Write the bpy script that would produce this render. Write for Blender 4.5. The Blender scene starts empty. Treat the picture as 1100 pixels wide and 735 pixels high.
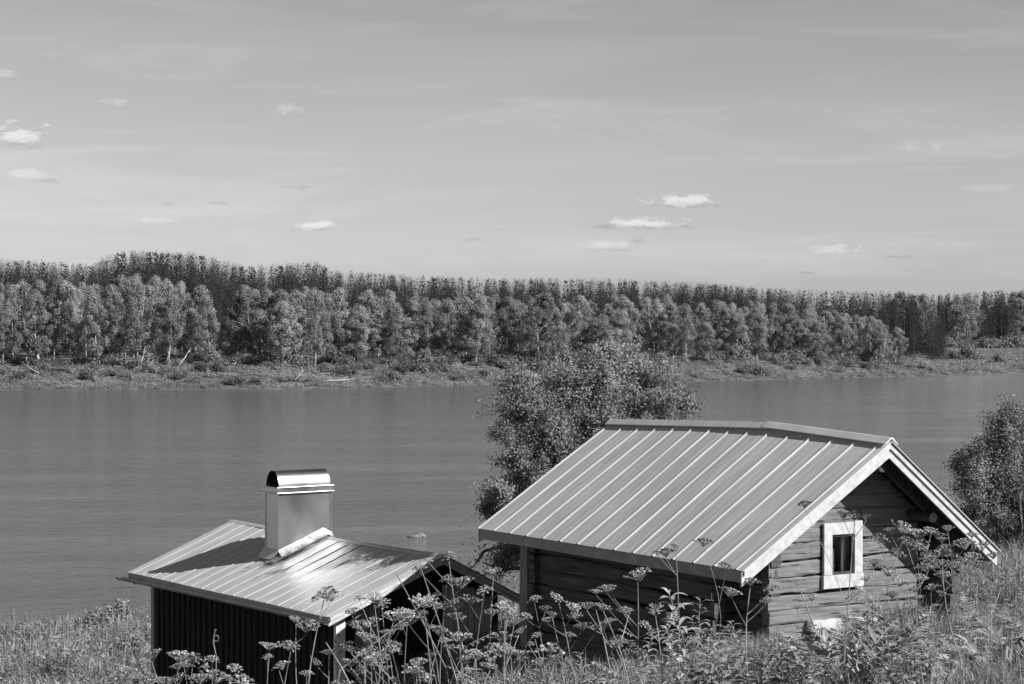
import bpy, math, random
import numpy as np
from mathutils import Vector
R = math.radians
rng = np.random.default_rng(7)
random.seed(7)
scene = bpy.context.scene
COL = scene.collection

# ------------------------------------------------------------------ camera
F, YH, CAMZ = 2275.0, 345.0, 11.0
PITCH = math.atan2(367.5 - YH, F)
cam_d = bpy.data.cameras.new("camera"); cam_d.lens = F / 1100 * 36; cam_d.sensor_width = 36
cam_d.clip_start = 0.3; cam_d.clip_end = 20000
cam = bpy.data.objects.new("camera", cam_d); COL.objects.link(cam)
cam.location = (0, 0, CAMZ); cam.rotation_euler = (math.pi / 2 - PITCH, 0, 0)
scene.camera = cam

# ------------------------------------------------------------------ light
SUN = Vector((2.43, -1.40, 1.96)).normalized()
sun_el = math.asin(SUN.z); sun_az = math.atan2(SUN.x, SUN.y)
sd = bpy.data.lights.new("sun", 'SUN'); sd.energy = 5.0; sd.angle = R(0.5); sd.color = (1, 1, 1)
so = bpy.data.objects.new("sun", sd); COL.objects.link(so)
so.rotation_euler = (-SUN).to_track_quat('-Z', 'Y').to_euler()
so.location = (30, -20, 60)
scene.view_settings.view_transform = 'Standard'
scene.view_settings.look = 'None'
scene.view_settings.exposure = 0.3
scene.view_settings.gamma = 1.0
scene.render.resolution_x = 1024; scene.render.resolution_y = 684
scene.render.engine = 'CYCLES'

SKY_STRENGTH = 0.087
w = bpy.data.worlds.new("World"); scene.world = w; w.use_nodes = True
nt = w.node_tree; N = nt.nodes; Lk = nt.links; N.clear()
def wn(t, **k):
    n = N.new(t)
    for a, b in k.items(): setattr(n, a, b)
    return n
def wmath(op, a, b=None, c=None, clamp=False):
    n = wn('ShaderNodeMath', operation=op); n.use_clamp = clamp
    for i, v in enumerate((a, b, c)):
        if v is None: continue
        if isinstance(v, (int, float)): n.inputs[i].default_value = v
        else: Lk.new(v, n.inputs[i])
    return n.outputs[0]
sky = wn('ShaderNodeTexSky', sky_type='NISHITA'); sky.sun_disc = False
sky.sun_elevation = sun_el; sky.sun_rotation = sun_az; sky.altitude = 100; sky.air_density = 1.0; sky.dust_density = .6; sky.ozone_density = 1.0
bw = wn('ShaderNodeRGBToBW'); Lk.new(sky.outputs[0], bw.inputs[0])
tc = wn('ShaderNodeTexCoord')
sep = wn('ShaderNodeSeparateXYZ'); Lk.new(tc.outputs['Generated'], sep.inputs[0])
# B&W film with a filter: the blue sky is held back overhead
elev = sep.outputs[2]
val = wmath('MULTIPLY', bw.outputs[0], 1.0)
# thin cirrus veils, stretched sideways
mp = wn('ShaderNodeMapping'); mp.inputs['Scale'].default_value = (2.2, 2.2, 34); mp.inputs['Rotation'].default_value = (0, R(2.5), 0)
Lk.new(tc.outputs['Generated'], mp.inputs[0])
n1 = wn('ShaderNodeTexNoise'); n1.inputs['Scale'].default_value = 1.3; n1.inputs['Detail'].default_value = 7; n1.inputs['Roughness'].default_value = .6; n1.inputs['Distortion'].default_value = .6
Lk.new(mp.outputs[0], n1.inputs[0])
r1 = wn('ShaderNodeMapRange'); r1.inputs[1].default_value = .42; r1.inputs[2].default_value = .75; Lk.new(n1.outputs[0], r1.inputs[0])
mp2 = wn('ShaderNodeMapping'); mp2.inputs['Scale'].default_value = (3.2, 3.2, 26); mp2.inputs['Rotation'].default_value = (0, R(-5), 0); mp2.inputs['Location'].default_value = (3.3, 1.0, 2.2)
Lk.new(tc.outputs['Generated'], mp2.inputs[0])
n2 = wn('ShaderNodeTexNoise'); n2.inputs['Scale'].default_value = 1.6; n2.inputs['Detail'].default_value = 9; n2.inputs['Roughness'].default_value = .66; n2.inputs['Distortion'].default_value = .8
Lk.new(mp2.outputs[0], n2.inputs[0])
r2 = wn('ShaderNodeMapRange'); r2.inputs[1].default_value = .52; r2.inputs[2].default_value = .8; Lk.new(n2.outputs[0], r2.inputs[0])
CIRRUS_A, CIRRUS_B = .45, .95
cir = wmath('ADD', wmath('MULTIPLY', r1.outputs[0], CIRRUS_A), wmath('MULTIPLY', r2.outputs[0], CIRRUS_B))
# small fair-weather cumulus low over the forest: (azimuth px, elevation px, half width, half height, white, grey)
def pxdir(px, py):
    X = (px - 550) / F; U = (367.5 - py) / F
    v = Vector((X, math.cos(PITCH) + U * math.sin(PITCH), -math.sin(PITCH) + U * math.cos(PITCH))); return v.normalized()
clouds = [(18, 145, 32, 12, 3.4), (28, 186, 34, 6, .9), (52, 195, 14, 4, -.9), (157, 237, 26, 4, .9), (340, 242, 24, 5.5, 2.8), (315, 201, 24, 3, -.7),
          (180, 220, 8, 3, -.7), (236, 218, 10, 3, -.7), (732, 215, 38, 7.5, 3.4), (692, 240, 40, 6.5, 3.2), (655, 243, 22, 4, -.9), (740, 244, 14, 3, -.8),
          (660, 263, 34, 7, 1.6), (684, 260, 14, 5, -.9), (898, 268, 38, 6, 1.1), (966, 276, 22, 3, -.7), (868, 293, 16, 3, -.9), (822, 280, 12, 2.5, -.9), (505, 257, 20, 3.5, -.7),
          (308, 117, 20, 7, 1.0), (976, 158, 14, 6, .6), (1006, 157, 8, 6, .6), (1065, 202, 36, 5, .5), (125, 110, 24, 4, .8), (5, 78, 14, 6, 1.0), (533, 247, 10, 3, -.5)]
cn = wn('ShaderNodeTexNoise'); cn.inputs['Scale'].default_value = 150; cn.inputs['Detail'].default_value = 8; cn.inputs['Roughness'].default_value = .68
mpc = wn('ShaderNodeMapping'); mpc.inputs['Scale'].default_value = (.6, .6, 1.5); Lk.new(tc.outputs['Generated'], mpc.inputs[0]); Lk.new(mpc.outputs[0], cn.inputs[0])
clouds = [(a, b, c, d_, e * .72 if e > 1.5 else e) for (a, b, c, d_, e) in clouds] + [(a + 4, b + d_ * .75, c * 1.1, d_ * .5, -1.0) for (a, b, c, d_, e) in clouds if e > 1.5]
cadd = None
for (cx, cy, hw, hh, amp) in clouds:
    d0 = pxdir(cx, cy)
    sb = wn('ShaderNodeVectorMath', operation='SUBTRACT'); Lk.new(tc.outputs['Generated'], sb.inputs[0]); sb.inputs[1].default_value = d0
    ml = wn('ShaderNodeVectorMath', operation='MULTIPLY'); Lk.new(sb.outputs[0], ml.inputs[0]); ml.inputs[1].default_value = (F / hw, F / hw * .6, F / hh)
    ln = wn('ShaderNodeVectorMath', operation='LENGTH'); Lk.new(ml.outputs[0], ln.inputs[0])
    # density = 1 - dist + noise
    dn = wmath('SUBTRACT', wmath('MULTIPLY', cn.outputs[0], 4.4), wmath('ADD', ln.outputs['Value'], 1.3))
    mr = wn('ShaderNodeMapRange', interpolation_type='SMOOTHSTEP'); mr.inputs[1].default_value = -.1; mr.inputs[2].default_value = .7 if amp > 0 else .9
    Lk.new(dn, mr.inputs[0])
    v = wmath('MULTIPLY', mr.outputs[0], amp)
    cadd = v if cadd is None else wmath('ADD', cadd, v)
SKY_GRAD_TOP = 0.8
gr = wn('ShaderNodeMapRange'); gr.inputs[1].default_value = 0.0; gr.inputs[2].default_value = .16; gr.inputs[3].default_value = .9; gr.inputs[4].default_value = SKY_GRAD_TOP
Lk.new(elev, gr.inputs[0])
gr2 = wn('ShaderNodeMapRange'); gr2.inputs[1].default_value = .14; gr2.inputs[2].default_value = .6; gr2.inputs[3].default_value = 1.0; gr2.inputs[4].default_value = .36
Lk.new(elev, gr2.inputs[0])
tot = wmath('MULTIPLY', wmath('MULTIPLY', val, gr.outputs[0]), gr2.outputs[0])
fade = wn('ShaderNodeMapRange'); fade.inputs[1].default_value = .35; fade.inputs[2].default_value = .7; fade.inputs[3].default_value = 1; fade.inputs[4].default_value = .3; Lk.new(elev, fade.inputs[0])
up = wn('ShaderNodeMapRange'); up.inputs[1].default_value = -.001; up.inputs[2].default_value = .001; Lk.new(elev, up.inputs[0])
tot = wmath('ADD', tot, wmath('MULTIPLY', wmath('MULTIPLY', wmath('ADD', cir, cadd), fade.outputs[0]), up.outputs[0]))
bg = wn('ShaderNodeBackground'); bg.inputs[1].default_value = SKY_STRENGTH; Lk.new(tot, bg.inputs[0])
wo = wn('ShaderNodeOutputWorld'); Lk.new(bg.outputs[0], wo.inputs[0])

# ------------------------------------------------------------------ materials (black-and-white world: all neutral greys)
def mat(name, lo, hi, rough=.7, metal=0, scale=(1, 1, 1), nscale=4, detail=6, bump=0, bdist=.01, coord='Object', island=0, trans=0, objrand=0, ramp=(.35, .65), spec=.3, nrough=.6, crack=None):
    m = bpy.data.materials.new(name); m.use_nodes = True
    t = m.node_tree; n = t.nodes; l = t.links; n.clear()
    out = n.new('ShaderNodeOutputMaterial')
    p = n.new('ShaderNodeBsdfPrincipled')
    p.inputs['Roughness'].default_value = rough; p.inputs['Metallic'].default_value = metal; p.inputs['Specular IOR Level'].default_value = spec
    tcn = n.new('ShaderNodeTexCoord'); mpn = n.new('ShaderNodeMapping'); mpn.inputs['Scale'].default_value = scale
    l.new(tcn.outputs[coord], mpn.inputs[0])
    nz = n.new('ShaderNodeTexNoise'); nz.inputs['Scale'].default_value = nscale; nz.inputs['Detail'].default_value = detail; nz.inputs['Roughness'].default_value = nrough
    l.new(mpn.outputs[0], nz.inputs[0])
    mr = n.new('ShaderNodeMapRange'); mr.inputs[1].default_value = ramp[0]; mr.inputs[2].default_value = ramp[1]; mr.inputs[3].default_value = lo; mr.inputs[4].default_value = hi
    l.new(nz.outputs[0], mr.inputs[0])
    c = mr.outputs[0]
    if crack:
        m2 = n.new('ShaderNodeMapping'); m2.inputs['Scale'].default_value = crack; l.new(tcn.outputs[coord], m2.inputs[0])
        z2 = n.new('ShaderNodeTexNoise'); z2.inputs['Scale'].default_value = 1; z2.inputs['Detail'].default_value = 4; z2.inputs['Roughness'].default_value = .6; l.new(m2.outputs[0], z2.inputs[0])
        q2 = n.new('ShaderNodeMapRange'); q2.inputs[1].default_value = .60; q2.inputs[2].default_value = .65; q2.inputs[3].default_value = 1; q2.inputs[4].default_value = .25; l.new(z2.outputs[0], q2.inputs[0])
        k2 = n.new('ShaderNodeMath'); k2.operation = 'MULTIPLY'; l.new(c, k2.inputs[0]); l.new(q2.outputs[0], k2.inputs[1]); c = k2.outputs[0]
    def mul(c, src, a, b):
        q = n.new('ShaderNodeMapRange'); q.inputs[3].default_value = a; q.inputs[4].default_value = b; l.new(src, q.inputs[0])
        k = n.new('ShaderNodeMath'); k.operation = 'MULTIPLY'; l.new(c, k.inputs[0]); l.new(q.outputs[0], k.inputs[1]); return k.outputs[0]
    if island:
        g = n.new('ShaderNodeNewGeometry'); c = mul(c, g.outputs['Random Per Island'], 1 - island, 1 + island)
    if objrand:
        oi = n.new('ShaderNodeObjectInfo'); c = mul(c, oi.outputs['Random'], 1 - objrand, 1 + objrand)
    l.new(c, p.inputs['Base Color'])
    if bump:
        b = n.new('ShaderNodeBump'); b.inputs['Strength'].default_value = bump; b.inputs['Distance'].default_value = bdist
        l.new(nz.outputs[0], b.inputs['Height']); l.new(b.outputs[0], p.inputs['Normal'])
    sh = p.outputs[0]
    if trans:
        tr = n.new('ShaderNodeBsdfTranslucent'); l.new(c, tr.inputs[0]); mx = n.new('ShaderNodeMixShader'); mx.inputs[0].default_value = trans
        l.new(sh, mx.inputs[1]); l.new(tr.outputs[0], mx.inputs[2]); sh = mx.outputs[0]
    l.new(sh, out.inputs[0]); m['_p'] = 1
    return m
M = {}
M['ground'] = mat('ground', .08, .2, nscale=.6, detail=10, bump=.6, bdist=.1, rough=.95, spec=.1)
M['grass'] = mat('grass', .17, .46, nscale=.5, nrough=.75, island=.6, trans=.3, rough=.7, spec=.2)
M['grass_far'] = mat('grass_far', .18, .40, nscale=.12, island=.2, trans=.25, rough=.8, spec=.1)
M['leafy'] = mat('weed_leaf', .24, .5, nscale=3, island=.35, trans=.25, rough=.5, spec=.4, objrand=.25)
M['stem'] = mat('plant_stem', .15, .34, nscale=8, rough=.6, objrand=.25)
M['umbel'] = mat('umbel', .24, .55, nscale=9, island=.35, rough=.8, trans=.15, objrand=.3, spec=.1)
M['umbel_dark'] = mat('umbel_dark', .05, .13, nscale=9, island=.35, rough=.8, spec=.1)
M['tree_leaf'] = mat('tree_leaf', .18, .37, nscale=1.2, island=.22, trans=.3, rough=.55, spec=.25)
M['birch_leaf'] = mat('birch_leaf', .21, .38, nscale=.25, island=.2, trans=.3, rough=.7, objrand=.25, spec=.2)
M['pine_leaf'] = mat('pine_leaf', .032, .07, nscale=.4, island=.25, trans=.1, rough=.8, objrand=.3, spec=.1)
M['shrub_leaf'] = mat('shrub_leaf', .16, .32, nscale=.4, island=.2, trans=.25, rough=.8, objrand=.3, spec=.2)
M['birch_bark'] = mat('birch_bark', .25, .85, scale=(1, 1, 3), nscale=1.5, rough=.8)
M['bark'] = mat('bark', .05, .14, scale=(1, 1, .3), nscale=9, rough=.9, bump=.6, bdist=.01)
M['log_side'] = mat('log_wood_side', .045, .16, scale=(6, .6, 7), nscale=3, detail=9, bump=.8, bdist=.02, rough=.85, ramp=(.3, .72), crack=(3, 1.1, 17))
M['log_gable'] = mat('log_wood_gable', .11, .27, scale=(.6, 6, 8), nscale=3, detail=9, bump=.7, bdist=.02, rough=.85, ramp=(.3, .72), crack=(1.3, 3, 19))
M['log_end'] = mat('log_end', .2, .45, nscale=14, rough=.9)
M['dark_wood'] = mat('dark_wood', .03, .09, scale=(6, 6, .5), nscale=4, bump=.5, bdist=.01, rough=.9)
M['grey_wood'] = mat('grey_wood', .16, .34, scale=(8, 8, .6), nscale=3, bump=.5, bdist=.01, rough=.85)
M['black_board'] = mat('black_board', .010, .036, scale=(9, 9, .4), nscale=4, bump=.4, bdist=.008, rough=.8, spec=.15)
M['white_paint'] = mat('white_paint', .36, .6, scale=(1.5, 1.5, 1.5), nscale=6, detail=8, rough=.6, ramp=(.25, .6), bump=.15, bdist=.004)
M['peeling'] = mat('peeling_paint', .12, .8, scale=(1, 1, .7), nscale=17, detail=3, rough=.8, ramp=(.36, .42))
M['fascia'] = mat('fascia_metal', .24, .34, nscale=3, rough=.5, metal=.2)
M['stone'] = mat('pale_stone', .4, .8, nscale=6, rough=.9, bump=.6, bdist=.02)
M['boulder'] = mat('boulder', .12, .28, nscale=3, rough=.9, bump=.8, bdist=.05)
M['sunlit_plank'] = mat('sunlit_plank', .38, .62, scale=(8, 8, .6), nscale=3, bump=.4, bdist=.01, rough=.85)  # grey planks with sunlight put into the colour, since they stand in shade
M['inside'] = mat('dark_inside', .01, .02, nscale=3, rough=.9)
M['curtain'] = mat('curtain', .1, .25, scale=(14, 14, 1), nscale=2, rough=.9)

def metal_mat(name, base, rough, metal, streak, bump=.05, dirt=.12):
    m = bpy.data.materials.new(name); m.use_nodes = True
    t = m.node_tree; n = t.nodes; l = t.links; p = n['Principled BSDF']
    p.inputs['Metallic'].default_value = metal
    tcn = n.new('ShaderNodeTexCoord'); mpn = n.new('ShaderNodeMapping'); mpn.inputs['Scale'].default_value = streak
    l.new(tcn.outputs['Object'], mpn.inputs[0])
    nz = n.new('ShaderNodeTexNoise'); nz.inputs['Scale'].default_value = 2.5; nz.inputs['Detail'].default_value = 8; nz.inputs['Roughness'].default_value = .65
    l.new(mpn.outputs[0], nz.inputs[0])
    mr = n.new('ShaderNodeMapRange'); mr.inputs[1].default_value = .3; mr.inputs[2].default_value = .7; mr.inputs[3].default_value = base * (1 - dirt); mr.inputs[4].default_value = base * (1 + dirt)
    l.new(nz.outputs[0], mr.inputs[0]); l.new(mr.outputs[0], p.inputs['Base Color'])
    mr2 = n.new('ShaderNodeMapRange'); mr2.inputs[1].default_value = .3; mr2.inputs[2].default_value = .7; mr2.inputs[3].default_value = rough * .85; mr2.inputs[4].default_value = rough * 1.2
    l.new(nz.outputs[0], mr2.inputs[0]); l.new(mr2.outputs[0], p.inputs['Roughness'])
    b = n.new('ShaderNodeBump'); b.inputs['Strength'].default_value = bump; b.inputs['Distance'].default_value = .01; l.new(nz.outputs[0], b.inputs['Height']); l.new(b.outputs[0], p.inputs['Normal'])
    return m
M['roof_cabin'] = metal_mat('roof_sheet_cabin', .59, .6, .15, (.5, 5, .5), dirt=.15)
M['roof_shed'] = metal_mat('roof_sheet_shed', .66, .5, .35, (.6, 4, .6), dirt=.12)
M['chimney'] = metal_mat('chimney_sheet', .60, .32, 1.0, (.5, .5, .5), bump=.0, dirt=.04)
M['ridge'] = metal_mat('ridge_sheet', .68, .55, .12, (1, 1, 1))

# ------------------------------------------------------------------ mesh helpers
def tag(o, label=None, cat=None, group=None, kind=None):
    if label: o['label'] = label
    if cat: o['category'] = cat
    if group: o['group'] = group
    if kind: o['kind'] = kind
    return o
def np_mesh(name, V, Fq=None, Ft=None, smooth=False):
    me = bpy.data.meshes.new(name)
    V = np.asarray(V, np.float32)
    loops = []; starts = []; n = 0
    parts = []
    if Fq is not None and len(Fq): parts.append(np.asarray(Fq, np.int32))
    if Ft is not None and len(Ft): parts.append(np.asarray(Ft, np.int32))
    tot = sum(p.size for p in parts); nf = sum(len(p) for p in parts)
    me.vertices.add(len(V)); me.vertices.foreach_set('co', V.ravel())
    me.loops.add(tot); me.loops.foreach_set('vertex_index', np.concatenate([p.ravel() for p in parts]))
    st = []; o = 0
    for p in parts:
        st.append(o + np.arange(len(p)) * p.shape[1]); o += p.size
    me.polygons.add(nf); me.polygons.foreach_set('loop_start', np.concatenate(st).astype(np.int32))
    me.polygons.foreach_set('use_smooth', np.full(nf, smooth))
    me.update(calc_edges=True); me.validate()
    return me
def link(name, me, m, parent=None):
    o = bpy.data.objects.new(name, me); COL.objects.link(o)
    if m is not None and not me.materials: me.materials.append(m)
    if parent: o.parent = parent
    return o
def empty(name, loc, rz=0):
    o = bpy.data.objects.new(name, None); COL.objects.link(o); o.location = loc; o.rotation_euler = (0, 0, rz)
    o.empty_display_size = .2
    return o
class MB:
    def __init__(s): s.v = []; s.f = []
    def add(s, vs, fs):
        b = len(s.v); s.v += [tuple(v) for v in vs]; s.f += [tuple(b + i for i in f) for f in fs]; return s
    def hexa(s, c):  # 8 corners: bottom 4 ccw, top 4
        return s.add(c, [(3, 2, 1, 0), (4, 5, 6, 7), (0, 1, 5, 4), (1, 2, 6, 5), (2, 3, 7, 6), (3, 0, 4, 7)])
    def box(s, a, b):
        (x0, y0, z0), (x1, y1, z1) = a, b
        return s.hexa([(x0, y0, z0), (x1, y0, z0), (x1, y1, z0), (x0, y1, z0), (x0, y0, z1), (x1, y0, z1), (x1, y1, z1), (x0, y1, z1)])
    def tube(s, pts, rad, k=6, cap=True):
        pts = [Vector(p) for p in pts]; n = len(pts); rad = rad if hasattr(rad, '__len__') else [rad] * n
        rings = []
        for i, p in enumerate(pts):
            d = (pts[min(i + 1, n - 1)] - pts[max(i - 1, 0)])
            if d.length < 1e-9: d = Vector((0, 0, 1))
            d.normalize(); u = d.cross(Vector((.13, .21, .97)))
            if u.length < 1e-3: u = d.cross(Vector((1, 0, 0)))
            u.normalize(); w_ = d.cross(u)
            rings.append([p + (u * math.cos(2 * math.pi * j / k) + w_ * math.sin(2 * math.pi * j / k)) * rad[i] for j in range(k)])
        vs = [v for r in rings for v in r]; fs = []
        for i in range(n - 1):
            for j in range(k): fs.append((i * k + j, i * k + (j + 1) % k, (i + 1) * k + (j + 1) % k, (i + 1) * k + j))
        if cap: fs += [tuple(reversed(range(k))), tuple((n - 1) * k + j for j in range(k))]
        return s.add(vs, fs)
    def build(s, name, m, parent=None, smooth=False, bevel=0):
        me = bpy.data.meshes.new(name); me.from_pydata(s.v, [], s.f); me.update()
        if smooth: me.polygons.foreach_set('use_smooth', [True] * len(me.polygons))
        o = link(name, me, m, parent)
        if bevel:
            b = o.modifiers.new('bevel', 'BEVEL'); b.width = bevel; b.segments = 2; b.limit_method = 'ANGLE'
        return o
def px2w(px, py, d):  # point at depth d (world y) on the ray of an image position
    v = pxdir(px, py); v = v * (d / v.y); return Vector((v.x, d, CAMZ + v.z))

# ------------------------------------------------------------------ terrain
PXS = np.array([-900, 0, 300, 400, 550, 750, 900, 1000, 1060, 1100, 1500, 2600.])
SHY = np.array([419, 418.5, 418, 416, 413, 410, 406.5, 404, 402, 399.5, 392, 384.])
def smooth(e0, e1, x):
    t = np.clip((x - e0) / (e1 - e0), 0, 1); return t * t * (3 - 2 * t)
def shoreD(px): return F * CAMZ / (np.interp(px, PXS, SHY) - YH)
BANK = (np.array([-900, 0, 800, 900, 975, 1020, 1600.]), np.array([3, 3, 2.8, 2.4, 1.4, .7, .7]))
SLOPE = (np.array([-900, 0, 300, 550, 800, 950, 1020, 1600.]), np.array([.034, .033, .026, .012, .006, .002, .001, .001]))
def near_shore(x): return 79 + 0.28 * np.clip(x + 8, -14, 6) + 1.2 * np.sin(x * .35)
def ground_z(x, y):
    x = np.asarray(x, float); y = np.asarray(y, float)
    u = np.clip(5 - x, 0, 60)
    Lx = np.minimum(.02 * u * u + .06 * u, 4.6 + .01 * u) * smooth(-8, 34, y)
    base = -1.6 - .097 * np.clip(y, -400, 30) * np.where(y < 0, .3, 1) - .008 * np.clip(y - 30, 0, 12) + .13 * np.clip(x - 5.6, 0, 4)
    rel = base - Lx
    ns = near_shore(x)
    t = np.clip((y - 40) / (ns - 40), 0, 1)
    at40 = -1.6 - .097 * 30 - .008 * 10 + .13 * np.clip(x - 5.6, 0, 4) - Lx
    down = at40 + (-11.05 - at40) * t ** 1.0
    rel = np.where(y > 40, down, rel)
    zn = CAMZ + rel
    yy = np.maximum(y, 1.0)
    px = 550 + F * x / yy
    D = shoreD(np.clip(px, -900, 2600))
    q = y - D
    bank = np.interp(px, *BANK); sl = np.interp(px, *SLOPE)
    zf = bank * smooth(-1, 17, q) + sl * np.clip(q - 17, 0, 700) + .1 * (q > 0)
    mid = -1.2
    z = np.where(y < ns, zn, np.where(q > -1, zf, mid))
    z = np.where((y >= ns) & (y < ns + 6), np.maximum(-.05 - 1.15 * (y - ns) / 6, mid), z)
    z = np.where((q <= -1) & (q > -8) & (y > ns + 6), mid * np.clip(-(q + 1) / 7, 0, 1), z)
    und = .10 * np.sin(x * .9 + 1.3 * np.sin(y * .31)) * np.sin(y * .7) + .06 * np.sin(x * 2.3 + y * 1.1)
    z = z + np.where((z > .3), und * np.clip((z - .3), 0, 1), 0)
    return z
gz = lambda x, y: float(ground_z(x, y))
az = np.concatenate([np.linspace(-math.pi, -.5, 70)[:-1], np.linspace(-.5, .5, 420), np.linspace(.5, math.pi, 70)[1:-1]])
rr = np.concatenate([[.5, 1.5, 3, 5], np.geomspace(7, 110, 200), np.linspace(112, 330, 12), np.linspace(333, 480, 120)[0:], np.geomspace(484, 9000, 60)])
A_, R_ = np.meshgrid(az, rr)
X = np.sin(A_) * R_; Y = np.cos(A_) * R_
Z = ground_z(X, Y)
na, nr = len(az), len(rr)
V = np.stack([X.ravel(), Y.ravel(), Z.ravel()], 1)
i = np.arange(nr - 1)[:, None] * na; j = np.arange(na)[None, :]; j2 = (j + 1) % na
Fq = np.stack([(i + j).ravel(), (i + j2).ravel(), (i + na + j2).ravel(), (i + na + j).ravel()], 1)
V = np.vstack([V, [[0, 0, gz(0, 0)]]]); c0 = len(V) - 1
Ft = np.stack([j[0], np.full(na, c0), j2[0]], 1)
ground = link('ground', np_mesh('ground', V, Fq[:, ::-1], Ft, True), M['ground'])
tag(ground, 'grassy river banks and forest floor on both sides of the water', 'ground', kind='structure')

# water
wm = bpy.data.materials.new('water'); wm.use_nodes = True
t = wm.node_tree; n = t.nodes; l = t.links; p = n['Principled BSDF']
p.inputs['Base Color'].default_value = (.125, .125, .125, 1); p.inputs['Roughness'].default_value = .09; p.inputs['IOR'].default_value = 1.33; p.inputs['Specular IOR Level'].default_value = .5
tcn = n.new('ShaderNodeTexCoord')
def wnoise(scale, s, det, rot=0):
    a = n.new('ShaderNodeMapping'); a.inputs['Scale'].default_value = scale; a.inputs['Rotation'].default_value = (0, 0, R(rot)); l.new(tcn.outputs['Object'], a.inputs[0])
    b = n.new('ShaderNodeTexNoise'); b.inputs['Scale'].default_value = s; b.inputs['Detail'].default_value = det; b.inputs['Roughness'].default_value = .55; l.new(a.outputs[0], b.inputs[0]); return b.outputs[0]
na1 = wnoise((.7, 1.5, 1), 1.6, 5, 6); na2 = wnoise((.03, .11, 1), 1, 3, -4)
# calmer and choppier patches
pt = n.new('ShaderNodeMapRange'); pt.inputs[1].default_value = .35; pt.inputs[2].default_value = .65; pt.inputs[3].default_value = .35; pt.inputs[4].default_value = 1.0; l.new(na2, pt.inputs[0])
bp = n.new('ShaderNodeBump'); bp.inputs['Distance'].default_value = .11; na3 = wnoise((.06, .45, 1), 1.3, 5, 3)
ad = n.new('ShaderNodeMath'); ad.operation = 'MULTIPLY_ADD'; l.new(na3, ad.inputs[0]); ad.inputs[1].default_value = .35; l.new(na1, ad.inputs[2])
na4 = wnoise((.42, .5, 1), 1.0, 4, 12); ad2 = n.new('ShaderNodeMath'); ad2.operation = 'MULTIPLY_ADD'; l.new(na4, ad2.inputs[0]); ad2.inputs[1].default_value = 2.4; l.new(ad.outputs[0], ad2.inputs[2]); l.new(ad2.outputs[0], bp.inputs['Height']); l.new(pt.outputs[0], bp.inputs['Strength']); l.new(bp.outputs[0], p.inputs['Normal'])
M['water'] = wm
wv = [(-6000, 60, 0), (6000, 60, 0), (6000, 7000, 0), (-6000, 7000, 0)]
# water sheet follows the river: near shore to beyond far shore, cut where the land stands higher anyway
wat = MB().add([(-3000, 55, 0), (3000, 55, 0), (3000, 1500, 0), (-3000, 1500, 0)], [(0, 1, 2, 3)]).build('water', wm)
tag(wat, 'calm grey river with fine ripples between the two banks', 'water', kind='structure')

# ------------------------------------------------------------------ buildings
def house_frame(th, ax, ay, az_, zbase):
    c, s = math.cos(th), math.sin(th)
    return dict(th=th, A=Vector((ax, ay, CAMZ + az_)), zb=zbase, off=CAMZ + az_ - zbase)
def to_world(H, s, t_, z):
    c, sn = math.cos(H['th']), math.sin(H['th'])
    return Vector((H['A'].x + c * s - sn * t_, H['A'].y + sn * s + c * t_, H['A'].z + z))

class HB(MB):  # mesh builder whose z is measured from the apex of a house
    def __init__(s, H): super().__init__(); s.o = H['off']
    def build(s, *a, **k):
        s.v = [(x, y, z + s.o) for x, y, z in s.v]; return super().build(*a, **k)

def rib_profile(L, pitch, t0, hmaj=.016, bmaj=.062, tmaj=.016, minor=.0016):
    pts = [(0, 0)]
    k = 0; t_ = t0
    while t_ < L - .01:
        if t_ - bmaj / 2 > pts[-1][0] + .001:
            pts += [(t_ - bmaj / 2, 0), (t_ - tmaj / 2, hmaj), (min(t_ + tmaj / 2, L), hmaj), (min(t_ + bmaj / 2, L), 0)]
        for m_ in (1 / 3, 2 / 3):
            c = t_ + pitch * m_
            if c + .02 < L - .01: pts += [(c - .014, 0), (c - .006, minor), (c + .006, minor), (c + .014, 0)]
        t_ += pitch
    pts.append((L, 0))
    out = []
    for p_ in pts:
        if not out or p_[0] > out[-1][0] + 1e-4: out.append(p_)
    return out
def roof_slope(H, side, wdt, rise, L, prof, lift, rows=10, z0=0.0, wav=0.006, seed=1):
    b = HB(H); rg = np.random.default_rng(seed)
    Ln = math.hypot(wdt, rise); nx, nz = side * rise / Ln, wdt / Ln
    ph = rg.uniform(0, 6, 3)
    for k in range(rows + 1):
        f = k / rows
        for (t_, h) in prof:
            hh = h + wav * math.sin(t_ * 1.7 + ph[0] + f * 2) * math.sin(f * 5 + ph[1]) + z0
            b.v.append((side * wdt * f + nx * hh, t_, -rise * f + nz * hh + lift(t_) * (1 - f)))
    m_ = len(prof)
    for k in range(rows):
        for i_ in range(m_ - 1):
            q = (k * m_ + i_, k * m_ + i_ + 1, (k + 1) * m_ + i_ + 1, (k + 1) * m_ + i_)
            b.f.append(q if side < 0 else q[::-1])
    return b
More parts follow.
